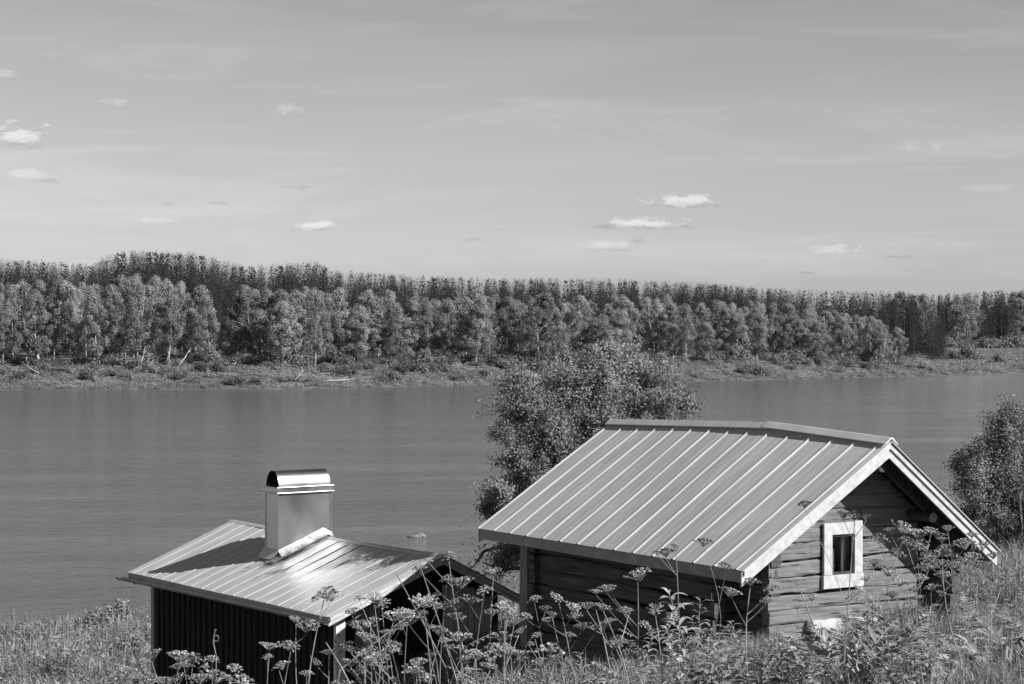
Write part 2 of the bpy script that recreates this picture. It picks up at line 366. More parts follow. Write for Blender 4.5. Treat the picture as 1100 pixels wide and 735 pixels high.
def slab(H, side, w0, w1, wdt, rise, t0, t1, top, thick, lift, nt=8, plumb=False):
    """a slab that follows a roof slope between distances w0..w1 from the ridge, its top `top` below the sheet"""
    b = HB(H); Ln = math.hypot(wdt, rise); nx, nz = side * rise / Ln, wdt / Ln
    if plumb: nx, nz = 0, 1
    def P(wd, t_, dep):
        f = wd / wdt; return (side * wd - nx * dep, t_, -rise * f - nz * dep + lift(t_) * (1 - min(f, 1)))
    ts = [t0 + (t1 - t0) * k / nt for k in range(nt + 1)]
    for t_ in ts: b.v += [P(w0, t_, top + thick), P(w1, t_, top + thick), P(w1, t_, top), P(w0, t_, top)]
    for k in range(nt):
        for i_ in range(4):
            j_ = (i_ + 1) % 4; q = (4 * k + i_, 4 * k + j_, 4 * k + 4 + j_, 4 * k + 4 + i_); b.f.append(q[::-1] if side > 0 else q)
    b.f += [(0, 1, 2, 3), tuple(4 * nt + q for q in (3, 2, 1, 0))]
    return b
def add_log(b, p0, p1, h, th_, axis, rg, seg=14, jit=.010, rnd=.022):
    """hewn log from p0 to p1 (centre line); axis 0 = along s, 1 = along t"""
    vs = []; n_ = seg + 1
    prof = [(-.5, -.5 + rnd / h), (-.5 + rnd / th_, -.5), (.5 - rnd / th_, -.5), (.5, -.5 + rnd / h), (.5, .5 - rnd / h), (.5 - rnd / th_, .5), (-.5 + rnd / th_, .5), (-.5, .5 - rnd / h)]
    a = Vector(p0); d = Vector(p1) - a
    w1_, w2_ = rg.normal(0, jit, 2); ph = rg.uniform(0, 6.3, 4)
    taper = rg.normal(0, .04)
    for i_ in range(n_):
        f = i_ / seg; c = a + d * f
        dz = jit * math.sin(f * 4 + ph[0]) + jit * .5 * math.sin(f * 11 + ph[1]); hs = h * (1 + .04 * math.sin(f * 6 + ph[2]) + taper * (f - .5))
        ds = jit * .8 * math.sin(f * 7 + ph[3])
        for (u, v_) in prof:
            jj = rg.normal(0, .0025, 2)
            o = u * th_ + ds + jj[0]; z_ = v_ * hs + dz + jj[1]
            vs.append((c.x, c.y + o, c.z + z_) if axis == 0 else (c.x + o, c.y, c.z + z_))
    fs = []
    for i_ in range(seg):
        for j_ in range(8): fs.append((i_ * 8 + j_, i_ * 8 + (j_ + 1) % 8, i_ * 8 + 8 + (j_ + 1) % 8, i_ * 8 + 8 + j_))
    fs += [tuple(reversed(range(8))), tuple(seg * 8 + j_ for j_ in range(8))]
    b.add(vs, fs)
def log_gable(b, s0, s1, t_, ztop_fn, zbot, course, rg, holes=(), th_=.16, rnd=.018):
    """stack of logs in the plane t; ztop_fn(z)->(smin,smax) allowed; holes: (s0,s1,z0,z1)"""
    z = zbot
    while True:
        h = course * rg.uniform(.9, 1.12)
        lim = ztop_fn(z + h * .35)
        if lim[1] - lim[0] < .12: break
        a0, a1 = max(s0, lim[0]) + rg.uniform(-.03, .02), min(s1, lim[1]) + rg.uniform(-.02, .03)
        segs = [(a0, a1)]
        for (h0, h1, z0, z1) in holes:
            if z + h > z0 + .04 and z < z1 - .04:
                ns = []
                for (q0, q1) in segs:
                    if h0 > q0 and h1 < q1: ns += [(q0, h0), (h1, q1)]
                    else: ns.append((q0, q1))
                segs = ns
        for (q0, q1) in segs: add_log(b, (q0, t_, z + h / 2), (q1, t_, z + h / 2), h - .014, th_, 0, rg, rnd=rnd)
        z += h

# ---- log cabin
CB = house_frame(.558, 4.999, 28, -1.601, CAMZ - 4.75)
w1, w2, r1c, r2c, LC = 2.473, 1.97, 1.551, 1.555, 6.472
cabin = empty('log_cabin', (CB['A'].x, CB['A'].y, CB['zb']), CB['th'])
tag(cabin, 'weathered log cabin with ribbed metal roof and white-trimmed gable window, in the foreground right', 'log cabin')
def liftc(t_): return .11 * (t_ / 2.49 if t_ < 2.49 else max(0, (LC - t_) / (LC - 2.49)))
prof = rib_profile(LC, .452, .12)
roofL = roof_slope(CB, -1, w1, r1c, LC, prof, liftc, seed=3).build('roof', M['roof_cabin'], cabin)
roofR = roof_slope(CB, 1, w2, r2c, LC, prof, liftc, seed=4).build('roof', M['roof_cabin'], cabin)
for side, wd, rs, tg in ((-1, w1, r1c, 0), (1, w2, r2c, 0)):
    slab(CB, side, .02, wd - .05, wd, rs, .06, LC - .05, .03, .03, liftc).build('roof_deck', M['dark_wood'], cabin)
    # barge boards on the front and the rear gable
    slab(CB, side, 0.0, wd - .005, wd, rs, 0.012, .04, .02, .19, liftc, nt=1, plumb=True).build('barge_board', M['white_paint'], cabin)
    slab(CB, side, 0.0, wd - .03, wd, rs, -.016, .010, .012, .075, liftc, nt=1, plumb=True).build('barge_strip', M['white_paint'], cabin)
    slab(CB, side, 0.0, wd - .005, wd, rs, LC - .04, LC - .012, .02, .19, liftc, nt=1, plumb=True).build('barge_board', M['white_paint'], cabin)
    # rafters and soffit battens in the overhang
    for k in range(8):
        t_ = .35 + k * .82
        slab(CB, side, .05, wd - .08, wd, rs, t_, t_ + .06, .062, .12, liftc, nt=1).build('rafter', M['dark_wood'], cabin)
# metal flashing over the front verge, each side
for side, wd, rs in ((-1, w1, r1c), (1, w2, r2c)):
    slab(CB, side, 0, wd + .01, wd, rs, -.045, .06, -.012, .008, liftc, nt=1).build('verge_flashing', M['ridge'], cabin)
# eave fascia
for side, wd, rs in ((-1, w1, r1c), (1, w2, r2c)):
    x0, x1 = side * (wd - .035), side * (wd - .012)
    HB(CB).box((min(x0, x1), .05, -rs - .155), (max(x0, x1), LC - .05, -rs - .008)).build('fascia', M['fascia'], cabin)
# ridge cap in two lengths with a lapped joint
def ridge_cap(H, t0, t1, wl, wr, r1_, r2_, lift, z, nt=6):
    b = HB(H); ts = [t0 + (t1 - t0) * k / nt for k in range(nt + 1)]
    s1_, s2_ = wl, wr
    for t_ in ts:
        lz = lift(t_) + z
        b.v += [(-s1_, t_, lz - s1_ * r1_ - .012), (-s1_, t_, lz - s1_ * r1_), (-.02, t_, lz + .004), (.02, t_, lz + .004), (s2_, t_, lz - s2_ * r2_), (s2_, t_, lz - s2_ * r2_ - .012), (0, t_, lz - .006)]
    for k in range(nt):
        for i_ in range(7):
            j_ = (i_ + 1) % 7; b.f.append((7 * k + i_, 7 * k + j_, 7 * k + 7 + j_, 7 * k + 7 + i_))
    b.f += [tuple(range(7))[::-1], tuple(7 * nt + q for q in range(7))]
    return b
ridge_cap(CB, 2.44, LC + .02, .11, .11, r1c / w1, r2c / w2, liftc, .048).build('ridge_cap', M['ridge'], cabin)
ridge_cap(CB, -.04, 2.56, .11, .11, r1c / w1, r2c / w2, liftc, .058).build('ridge_cap', M['ridge'], cabin)
# walls
rg = np.random.default_rng(11)
ZB = -3.2
EF = .7; SL, SR = -1.427, 1.10      # front room
RL, RR, TB = -1.86, 1.62, 5.95      # rear room
def ztop(z):  # roof underside limits for a gable at height z (below the apex)
    d = .16
    return (-( -z - d) * w1 / r1c, (-z - d) * w2 / r2c)
WS0, WS1, WZ0, WZ1 = -.50, .05, -1.93, -1.16
g = HB(CB)
log_gable(g, SL - .04, SR + .03, EF + .08, ztop, -2.62, .212, rg, holes=[(WS0, WS1, WZ0, WZ1)])
log_gable(g, SL - .02, SR, EF + .08, ztop, ZB, .28, rg) if False else None
g.build('gable_wall', M['log_gable'], cabin, smooth=False)
b = HB(CB); zt_ = -.085
b.add([(-1.62, EF + .014, -1.15), (1.3, EF + .014, -1.15), (0, EF + .014, zt_), (-1.62, EF + .15, -1.15), (1.3, EF + .15, -1.15), (0, EF + .15, zt_)], [(0, 1, 2), (5, 4, 3), (0, 3, 4, 1), (1, 4, 5, 2), (2, 5, 3, 0)])
b.build('gable_lining', M['log_gable'], cabin)
g = HB(CB); gr_ = HB(CB)   # side walls of the front room
z = -2.75
while z < -1.2:
    h = .22 * rg.uniform(.93, 1.07)
    if z + h < -r1c * (-SL) / w1 - .1:
        add_log(g, (SL + .06, EF + .01 + rg.uniform(-.03, .02), z + h / 2), (SL + .06, 1.5, z + h / 2), h - .012, .16, 1, rg)
    if z + h < -r2c * SR / w2 - .1: add_log(gr_, (SR - .06, EF + .17, z + h / 2), (SR - .06, 1.5, z + h / 2), h - .012, .16, 1, rg)
    z += h
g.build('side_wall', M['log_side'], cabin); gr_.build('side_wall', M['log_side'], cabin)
g = HB(CB); gr_ = HB(CB)   # rear room
z = -3.3
while z < -1.2:
    h = .235 * rg.uniform(.93, 1.07)
    if z + h < -r1c * (-RL) / w1 - .07:
        add_log(g, (RL + .08, 1.4 + rg.uniform(-.1, .04), z + h / 2), (RL + .08, TB, z + h / 2), h - .010, .17, 1, rg, seg=30, jit=.018)
    if z + h < -r2c * RR / w2 - .07:
        add_log(gr_, (RR - .08, .36 + rg.uniform(-.02, .02), z + h / 2), (RR - .08, TB, z + h / 2), h - .012, .16, 1, rg, seg=24)
    z += h
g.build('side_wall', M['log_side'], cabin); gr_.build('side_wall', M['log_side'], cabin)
g = HB(CB); ztop2 = lambda z: ztop(z + .12)
log_gable(g, RL + .1, RR - .1, 1.62, ztop2, -3.3, .23, rg)
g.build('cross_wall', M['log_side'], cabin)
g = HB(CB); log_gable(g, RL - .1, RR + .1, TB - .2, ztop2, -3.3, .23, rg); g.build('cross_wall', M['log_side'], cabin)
# corner boards at the rear left corner (one broad grey post)
HB(CB).box((RL - .06, TB - .02, -3.35), (RL + .14, TB + .2, -1.72)).build('corner_post', M['grey_wood'], cabin, bevel=.008)
# footing
g = HB(CB)
for k, (a0, a1, zt) in enumerate(((-1.3, -.86, -2.60), (-.85, -.1, -2.38), (-.08, .30, -2.40), (.34, 1.0, -2.63))):
    g.box((a0, EF - .13 - .01 * k, -3.1), (a1, EF - .005, zt))
g.build('footing', M['stone'], cabin, bevel=.03)
# purlin ends under the overhang
for s_, dz in ((.98, .34), (-1.15, .34)):
    rs, wd = (r2c, w2) if s_ > 0 else (r1c, w1)
    zc = -rs * abs(s_) / wd - dz + .05
    b = HB(CB).tube([(s_, .22, zc), (s_, .9, zc + .01), (s_, 1.6, zc)], .07, 12)
    pu = b.build('purlin', M['dark_wood'], cabin, smooth=False); HB(CB).tube([(s_, .214, zc), (s_, .2195, zc)], .068, 12).build('purlin_end', M['log_end'], pu)
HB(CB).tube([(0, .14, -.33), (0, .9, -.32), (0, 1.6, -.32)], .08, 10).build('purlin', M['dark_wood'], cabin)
# window: white casing boards, inner frame, glass, sill board
fy0, fy1 = EF - .055, EF - .012
win = HB(CB)
o0, o1, oz0, oz1 = -.575, .10, -1.98, -1.105
i0, i1, iz0, iz1 = -.43, -.04, -1.80, -1.265
win.box((o0, fy0, iz0 - .0), (i0, fy1, oz1)); win.box((i1, fy0, iz0), (o1, fy1, oz1 + .01)); win.box((i0, fy0 + .004, iz1), (i1, fy1, oz1))
fr = win.build('window', M['white_paint'], cabin, bevel=.006)
HB(CB).box((o0 - .02, fy0 - .014, oz0), (o1 + .01, fy1, iz0 - .004)).build('sill_board', M['white_paint'], fr, bevel=.006)
b = HB(CB)
b.box((i0, EF - .02, iz0), (i0 + .03, EF + .03, iz1)); b.box((i1 - .03, EF - .02, iz0), (i1, EF + .03, iz1)); b.box((i0 + .03, EF - .02, iz1 - .03), (i1 - .03, EF + .03, iz1)); b.box((i0 + .03, EF - .02, iz0), (i1 - .03, EF + .03, iz0 + .03))
b.build('sash', M['dark_wood'], fr)
gm = bpy.data.materials.new('window_glass'); gm.use_nodes = True; gp = gm.node_tree.nodes['Principled BSDF']
gp.inputs['Base Color'].default_value = (.9, .9, .9, 1); gp.inputs['Roughness'].default_value = .02; gp.inputs['Transmission Weight'].default_value = 1; gp.inputs['IOR'].default_value = 1.45
HB(CB).box((i0 + .02, EF + .004, iz0 + .02), (i1 - .02, EF + .009, iz1 - .02)).build('pane', gm, fr)
b = HB(CB)
for k, s_ in enumerate((-.40, -.17, -.13)):
    b.box((s_, EF + .06 + .02 * k, iz0 - .1), (s_ + (.09, .05, .07)[k], EF + .07 + .02 * k, iz1 + (-.2, .1, .1)[k]))
b.build('curtain', M['curtain'], fr)
# dark room behind the window
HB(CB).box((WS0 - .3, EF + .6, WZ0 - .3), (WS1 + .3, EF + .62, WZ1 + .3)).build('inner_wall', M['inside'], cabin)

# ---- shed
kf = 34.5 / 33
SB = house_frame(.617, -1.063 * kf, 34.5, -3.654 * kf, CAMZ - 7.1)
v1, v2, q1, q2, LS = 2.073 * kf, 1.5 * kf, .802 * kf, .76 * kf, 7.03 * kf
shed = empty('sauna_shed', (SB['A'].x, SB['A'].y, SB['zb']), SB['th'])
tag(shed, 'dark board shed with shiny metal roof and metal chimney, left of the log cabin', 'shed')
lifts = lambda t_: -.02 * math.sin(math.pi * min(max(t_ / LS, 0), 1))
prof = rib_profile(LS, .39, .1, hmaj=.012, bmaj=.054, tmaj=.014, minor=.0025)
roof_slope(SB, -1, v1, q1, LS, prof, lifts, seed=5, wav=.008).build('roof', M['roof_shed'], shed)
roof_slope(SB, 1, v2, q2, LS, prof, lifts, seed=6, wav=.008).build('roof', M['roof_shed'], shed)
for side, wd, rs in ((-1, v1, q1), (1, v2, q2)):
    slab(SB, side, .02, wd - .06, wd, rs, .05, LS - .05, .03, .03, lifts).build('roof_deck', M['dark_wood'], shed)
    slab(SB, side, 0, wd - .005, wd, rs, .01, .04, .018, .13, lifts, nt=1, plumb=True).build('barge_board', M['white_paint'], shed)
    slab(SB, side, 0, wd - .02, wd, rs, -.018, .008, .012, .06, lifts, nt=1, plumb=True).build('barge_strip', M['white_paint'], shed)
    slab(SB, side, 0, wd - .005, wd, rs, LS - .04, LS - .01, .018, .13, lifts, nt=1, plumb=True).build('barge_board', M['white_paint'], shed)
    slab(SB, side, 0, wd, wd, rs, -.04, .055, -.010, .007, lifts, nt=1).build('verge_flashing', M['ridge'], shed)
ridge_cap(SB, -.03, LS + .02, .07, .07, q1 / v1, q2 / v2, lifts, .014).build('ridge_cap', M['roof_shed'], shed)
HB(SB).box((-v1 + .02, .05, -q1 - .13), (-v1 + .045, LS - .05, -q1 - .006)).build('fascia', M['fascia'], shed)
# gutter: half round, hung on brackets, stub past the rear corner
b = HB(SB); k_ = 10; tt = [-.02, 2, 4, 6, LS + .28]; dz = [0, -.01, -.02, -.035, -.05]
for t_, d_ in zip(tt, dz):
    for rad in (.062, .055):
        for a in range(k_ + 1):
            an = math.pi + math.pi * a / k_
            b.v.append((-v1 - .055 + rad * math.cos(an), t_, -q1 - .055 + d_ + rad * math.sin(an)))
m_ = k_ + 1
for i_ in range(len(tt) - 1):
    o = i_ * 2 * m_; p2 = o + 2 * m_
    for a in range(k_):
        b.f.append((o + a, o + a + 1, p2 + a + 1, p2 + a)); b.f.append((o + m_ + a + 1, o + m_ + a, p2 + m_ + a, p2 + m_ + a + 1))
    b.f.append((o, p2, p2 + m_, o + m_)); b.f.append((o + k_, o + m_ + k_, p2 + m_ + k_, p2 + k_))
b.build('gutter', M['fascia'], shed, smooth=False)
for k in range(7):
    t_ = .4 + k * 1.08; d_ = -.007 * t_
    pts = [(-v1 + .02, t_, -q1 - .03 + d_)] + [(-v1 - .055 + .067 * math.cos(a), t_, -q1 - .055 + d_ + .067 * math.sin(a)) for a in np.linspace(2 * math.pi, math.pi, 7)]
    HB(SB).tube(pts, .007, 5).build('gutter_bracket', M['fascia'], shed)
# walls
o_ = .40; wx = -v1 + o_; tf, tb = .42, 7.0; xr = v2 - .2; zb = -3.4
b = HB(SB); b.box((wx, tf + .02, zb), (wx + .06, tb, -q1 * (v1 - o_) / v1 - .08)); b.box((xr - .06, tf, zb), (xr, tb, -q2 * xr / v2 - .08)); b.box((wx + .06, tb - .06, zb), (xr - .06, tb, -q1 - .0))
t_ = tf + .12; k = 0
while t_ < tb - .1:
    b.box((wx - .022, t_, zb), (wx - .001, t_ + .085, -q1 * (v1 - o_) / v1 - .10)); t_ += .21
b.build('board_wall', M['black_board'], shed)
# front gable: vertical boards, a door of greyer planks
b = HB(SB); rg = np.random.default_rng(5); s_ = wx + .06; 
dark = HB(SB); grey = HB(SB); grey2 = HB(SB)
while s_ < xr - .02:
    wd_ = rg.uniform(.11, .15); e = min(s_ + wd_, xr - .01); zt = -(q1 / v1 * -s_ if s_ < 0 else q2 / v2 * e) - .17
    if s_ < 0: zt = -(q1 / v1) * (-s_) - .17
    tgt = grey if .2 < s_ < 1.15 else (grey2 if -1.5 < s_ < -.95 else dark)
    if tgt is not dark: tgt.box((s_, tf + .01, zb), (e - .012, tf + .04 + rg.uniform(-.005, .005), min(zt, -.55))); dark.box((s_, tf + .045, zb), (e, tf + .07, zt))
    else: tgt.box((s_, tf + .03, zb), (e - .006, tf + .06, zt))
    s_ = e
dark.build('gable_boards', M['black_board'], shed); grey.build('plank_door', M['sunlit_plank'], shed); grey2.build('plank_panel', M['grey_wood'], shed)
HB(SB).box((wx - .05, tb - .02, zb), (wx + .09, tb + .1, -q1 - .02 + .1)).build('corner_board', M['fascia'], shed)
HB(SB).box((wx - .06, tf - .07, zb), (wx + .11, tf + .01, -.17 - q1 * (v1 - o_) / v1)).build('corner_board', M['peeling'], shed)['label'] = 'white corner board with flaking paint'
# chimney
ch = empty('chimney', (0, 0, 0)); bpy.data.objects.remove(ch)
cs0, cs1, ct0, ct1 = -.90, .16, 3.90, 4.36
def rz(s_): return -q1 / v1 * (-s_) if s_ < 0 else -q2 / v2 * s_
b = HB(SB)
b.hexa([(cs0, ct0, rz(cs0) - .05), (0, ct0, -.05), (0, ct1, -.05), (cs0, ct1, rz(cs0) - .05), (cs0, ct0, .78), (0, ct0, .78), (0, ct1, .78), (cs0, ct1, .78)])
b.f.remove(b.f[3])if False else None
b2 = HB(SB)
vs = [(cs0, ct0, rz(cs0) - .05), (0, ct0, -.05), (cs1, ct0, rz(cs1) - .05), (cs1, ct0, .78), (cs0, ct0, .78)]
vs += [(x, ct1, z_) for x, _, z_ in vs]
b2.add(vs, [(0, 1, 2, 3, 4), (9, 8, 7, 6, 5), (0, 4, 9, 5), (2, 7, 8, 3), (3, 8, 9, 4), (0, 5, 6, 1), (1, 6, 7, 2)])
chim = b2.build('chimney', M['chimney'], shed, bevel=.012)
# standing seams on the casing corners
for (x, y) in ((cs0, ct1), (cs1, ct0), (cs0, ct0)):
    HB(SB).box((x - .012, y - .012, rz(x) + .02), (x + .012, y + .012, .775)).build('seam', M['chimney'], chim)
# collar (double step) and barrel cowl
HB(SB).box((cs0 - .05, ct0 - .05, .782), (cs1 + .05, ct1 + .05, .80)).build('collar', M['chimney'], chim, bevel=.004)
HB(SB).box((cs0 - .03, ct0 - .03, .802), (cs1 + .03, ct1 + .03, .885)).build('collar', M['chimney'], chim, bevel=.004)
HB(SB).box((cs0 - .05, ct0 - .05, .887), (cs1 + .05, ct1 + .05, .900)).build('collar', M['chimney'], chim, bevel=.004)
b = HB(SB); tm = (ct0 + ct1) / 2; ro, ri = .232, .222; kk = 24
for sx in (cs0 + .01, cs1 - .01):
    for rad in (ro, ri):
        for a in range(kk + 1):
            an = math.pi * a / kk; b.v.append((sx, tm + rad * math.cos(an), .902 + rad * 1.2 * math.sin(an)))
m_ = kk + 1
for a in range(kk):
    b.f += [(a, 2 * m_ + a, 2 * m_ + a + 1, a + 1), (m_ + a, m_ + a + 1, 3 * m_ + a + 1, 3 * m_ + a)]
b.build('cowl', M['chimney'], chim, smooth=True)
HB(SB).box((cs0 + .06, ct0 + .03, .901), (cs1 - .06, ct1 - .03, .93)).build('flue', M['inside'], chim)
b = HB(SB)   # near-black sheet added inside the cowl, its colour standing in for shade
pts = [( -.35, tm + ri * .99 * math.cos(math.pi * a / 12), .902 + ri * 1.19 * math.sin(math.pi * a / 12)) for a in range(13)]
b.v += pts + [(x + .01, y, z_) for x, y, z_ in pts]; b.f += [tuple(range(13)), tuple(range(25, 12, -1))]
b.build('cowl_dark_sheet', M['inside'], chim)
# flashing skirt on the roof round the chimney
b = HB(SB); e = .13
def skirt(p0, p1, dirx, diry):
    (x0, y0), (x1, y1) = p0, p1
    zc = lambda x: rz(x) + .04
    xs = [x0, x1] if (x0 >= 0) == (x1 >= 0) else [x0, 0, x1]
    if diry:
        for a, c in zip(xs[:-1], xs[1:]):
            b.add([(a, y0, zc(a) + .11), (c, y0, zc(c) + .11), (c, y0 + diry * e, zc(c)), (a, y0 + diry * e, zc(a))], [(0, 1, 2, 3)])
    else:
        b.add([(x0, y0, zc(x0) + .11), (x0, y1, zc(x0) + .11), (x0 + dirx * e, y1, zc(x0 + dirx * e)), (x0 + dirx * e, y0, zc(x0 + dirx * e))], [(0, 1, 2, 3)])
skirt((cs0 - .016, ct0 - .014), (cs1 + .016, ct0 - .014), 0, -1)
skirt((cs0 - .016, ct1 + .014), (cs1 + .016, ct1 + .014), 0, 1)
skirt((cs0 - .014, ct0 - .05), (cs0 - .014, ct1 + .05), -1, 0)
skirt((cs1 + .014, ct0 - .05), (cs1 + .014, ct1 + .05), 1, 0)
for a, c in ((cs0 - .2, 0), (0, cs1 + .2)):
    b.add([(a, ct0 - .2, rz(a) + .036), (c, ct0 - .2, rz(c) + .036), (c, ct0 - .01, rz(c) + .036), (a, ct0 - .01, rz(a) + .036)], [(0, 1, 2, 3)])
b.build('flashing', M['ridge'], chim)

# ------------------------------------------------------------------ foliage helpers (numpy)
def leaf_quads(C, size, rg, aspect=.5, up=.35, out=None, k=1.6):
    """small diamond leaves at centres C; `out` biases their faces outward from the clump they sit on"""
    n_ = len(C); nrm = rg.normal(size=(n_, 3)); nrm[:, 2] += up * 2
    if out is not None: nrm += out * k
    nrm /= np.linalg.norm(nrm, axis=1)[:, None] + 1e-9
    d = rg.normal(size=(n_, 3)); d -= (nrm * d).sum(1)[:, None] * nrm; d /= np.linalg.norm(d, axis=1)[:, None] + 1e-9
    s_ = np.cross(d, nrm); sz = (size * rg.uniform(.6, 1.3, n_))[:, None]
    a = C - d * sz * .5; b_ = C + d * sz * .5; l_ = C + s_ * sz * aspect * .5; r_ = C - s_ * sz * aspect * .5
    V_ = np.stack([a, l_, b_, r_], 1).reshape(-1, 3)
    return V_, np.arange(4 * n_).reshape(-1, 4)
def unit(rg, n_):
    d = rg.normal(size=(n_, 3)); return d / np.linalg.norm(d, axis=1)[:, None]

# ------------------------------------------------------------------ far forest: prototypes
def birch_proto(seed, h=14.0):
    rg = np.random.default_rng(seed); root_parts = []
    tr = MB(); lean = rg.normal(0, .035, 2); forks = rg.integers(1, 3)
    tops = []
    for k in range(forks):
        l2 = lean + (rg.normal(0, .05, 2) if k else 0); r0 = .10
        pts = [(l2[0] * z_ + .12 * math.sin(z_ * .7 + k) + k * .35, l2[1] * z_ + .12 * math.cos(z_ * .6), z_) for z_ in np.linspace(-.5, h * .93, 9)]
        tr.tube(pts, [max(r0 * (1 - z_[2] / h), .02) for z_ in pts], 6); tops.append(pts)
        for q in range(9):
            z_ = rg.uniform(.3, .85) * h; i_ = int(z_ / h * 8); a = rg.uniform(0, 6.28); ln = rg.uniform(1, 2.2)
            p0 = Vector(pts[min(i_, 8)]); tr.tube([p0, p0 + Vector((math.cos(a) * ln * .6, math.sin(a) * ln * .6, ln * .8)), p0 + Vector((math.cos(a) * ln, math.sin(a) * ln, ln * 1.1))], [.04, .03, .015], 4)
    # crown: hanging clumps
    nb = 84; C = []; O = []; wmax = rg.uniform(2.2, 3.1); z0 = rg.uniform(.10, .22) * h
    for k in range(nb):
        f = rg.uniform(0, 1) ** .85; z_ = z0 + (h * 1.0 - z0) * f
        rad = wmax * (math.sin(math.pi * min(max(f * .82 + .16, 0), 1)) ** .7) * rg.uniform(.25, 1)
        a = rg.uniform(0, 6.28); c = np.array([math.cos(a) * rad + lean[0] * z_, math.sin(a) * rad + lean[1] * z_, z_])
        n_ = int(rg.uniform(80, 150)); sz = rg.uniform(.4, .8)
        U_ = unit(rg, n_); P = U_ * (rg.uniform(.5, 1, n_)[:, None]) * np.array([sz, sz, sz * 1.35]) + c; C.append(P); O.append(U_ * .7 + np.array([math.cos(a), math.sin(a), .2]) * .6)
    C = np.vstack(C); V_, F_ = leaf_quads(C, .24, rg, .65, .2, np.vstack(O), 1.8)
    return tr, np_mesh('birch_crown', V_, F_)
def pine_proto(seed, h=17.0, kind='spruce'):
    rg = np.random.default_rng(seed); tr = MB(); lean = rg.normal(0, .012, 2)
    pts = [(lean[0] * z_, lean[1] * z_, z_) for z_ in np.linspace(-.5, h * .99, 7)]
    tr.tube(pts, [max(.15 * (1 - max(p_[2], 0) / h), .015) for p_ in pts], 5)
    C = []; O = []
    if kind == 'spruce':
        nn = 9000; f = 1 - rg.uniform(0, 1, nn) ** .62 * .92
        wd0 = rg.uniform(2.1, 2.9); tier = rg.uniform(.75, 1.1); phz = rg.uniform(0, 6.28)
        a = rg.uniform(0, 6.283, nn); lob = 1 + .16 * np.sin(a * 3 + phz + f * 9) + .12 * np.sin(a * 5 + f * 23)
        rad = (wd0 * (1 - f) ** .62 + .04) * (.80 + .24 * (1 - ((f * h / tier) % 1))) * lob
        q_ = rg.uniform(.25, 1, nn) ** .6 * rad
        P = np.stack([np.cos(a) * q_ + lean[0] * f * h, np.sin(a) * q_ + lean[1] * f * h, f * h - .25 * q_ + rg.normal(0, .05, nn)], 1)
        C.append(P); O.append(np.stack([np.cos(a), np.sin(a), 0 * a + .5], 1))
    else:
        for k in range(70):
            f = rg.uniform(0, 1); z_ = h * (.22 + .77 * f); rad = (1.7 * (1 - f) ** .7 + .1) * rg.uniform(.3, 1); a = rg.uniform(0, 6.28)
            c = np.array([math.cos(a) * rad + lean[0] * z_, math.sin(a) * rad + lean[1] * z_, z_]); n_ = int(rg.uniform(55, 90)); sz = rg.uniform(.35, .6) * (1.15 - .95 * f)
            U_ = unit(rg, n_); C.append(U_ * rg.uniform(.3, 1, n_)[:, None] * np.array([sz, sz, sz * 1.1]) + c); O.append(U_)
    C = np.vstack(C); sz_ = .21 * (1.05 - .55 * np.clip(C[:, 2] / h, 0, 1)); V_, F_ = leaf_quads(C, sz_, rg, .5, .1, np.vstack(O), 1.5)
    return tr, np_mesh('pine_crown', V_, F_)
def make_proto(name, tr, cr, barkm, leafm):
    r_ = empty(name, (0, 0, 0)); t_ = tr.build('trunk', barkm, r_, smooth=True); c_ = link('crown', cr, leafm, r_); return [t_.data, c_.data], r_
birch = [make_proto('birch_tree', *birch_proto(100 + k), M['birch_bark'], M['birch_leaf']) for k in range(7)]
pine = [make_proto('spruce_tree', *pine_proto(200 + k, kind='spruce'), M['bark'], M['pine_leaf']) for k in range(4)] + \
       [make_proto('pine_tree', *pine_proto(300 + k, kind='pine'), M['bark'], M['pine_leaf']) for k in range(4)]
used = set()
def place(proto, name, loc, rot, sc):
    meshes, r0 = proto
    if id(r0) not in used: used.add(id(r0)); r_ = r0
    else:
        r_ = r0.copy(); COL.objects.link(r_)
        for c in r0.children:
            d = c.copy(); COL.objects.link(d); d.parent = r_
    r_.location = loc; r_.rotation_euler = rot; r_.scale = sc
    return r_
BTX = np.array([-300, 0, 90, 150, 200, 300, 400, 550, 700, 800, 900, 940, 975.])
BTV = np.array([300, 302, 305, 297, 306, 311, 315, 318, 321, 326, 333, 342, 350.])
SKX = np.array([-300, 0, 40, 100, 118, 130, 210, 235, 262, 300, 340, 358, 400, 460, 550, 620, 700, 760, 800, 850, 900, 960, 1000, 1040, 1075, 1130, 1400.])
SKV = np.array([276, 276, 278, 281, 272, 267, 269, 276, 283, 282, 279, 288, 291, 295, 297, 297, 299, 302, 306, 309, 310, 312, 315, 311, 310, 314, 316.])
rg = np.random.default_rng(21)
fronts = []
px = -70.0
while px < 968:
    D = float(shoreD(px)); d = D + 17 + rg.uniform(0, 10); fronts.append((px, d)); px += rg.uniform(14, 30)
ORD = ['first', 'second', 'third', 'fourth', 'fifth', 'sixth', 'seventh', 'eighth', 'ninth', 'tenth', 'eleventh', 'twelfth', 'thirteenth', 'fourteenth', 'fifteenth', 'sixteenth', 'seventeenth', 'eighteenth', 'nineteenth', 'twentieth'] + ['twenty-' + w_ for w_ in ('first', 'second', 'third', 'fourth', 'fifth', 'sixth', 'seventh', 'eighth', 'ninth')] + ['thirtieth'] + ['thirty-' + w_ for w_ in ('first', 'second', 'third', 'fourth', 'fifth', 'sixth', 'seventh', 'eighth', 'ninth')]
ZONES5 = [(-1e9, 150, 'from the left edge'), (150, 318, 'from the tallest left birch'), (318, 480, 'from above the metal chimney'), (480, 640, 'from above the shed ridge end'), (640, 830, 'from above the tree behind the cabin'), (830, 1e9, 'from above the cabin ridge kink')]
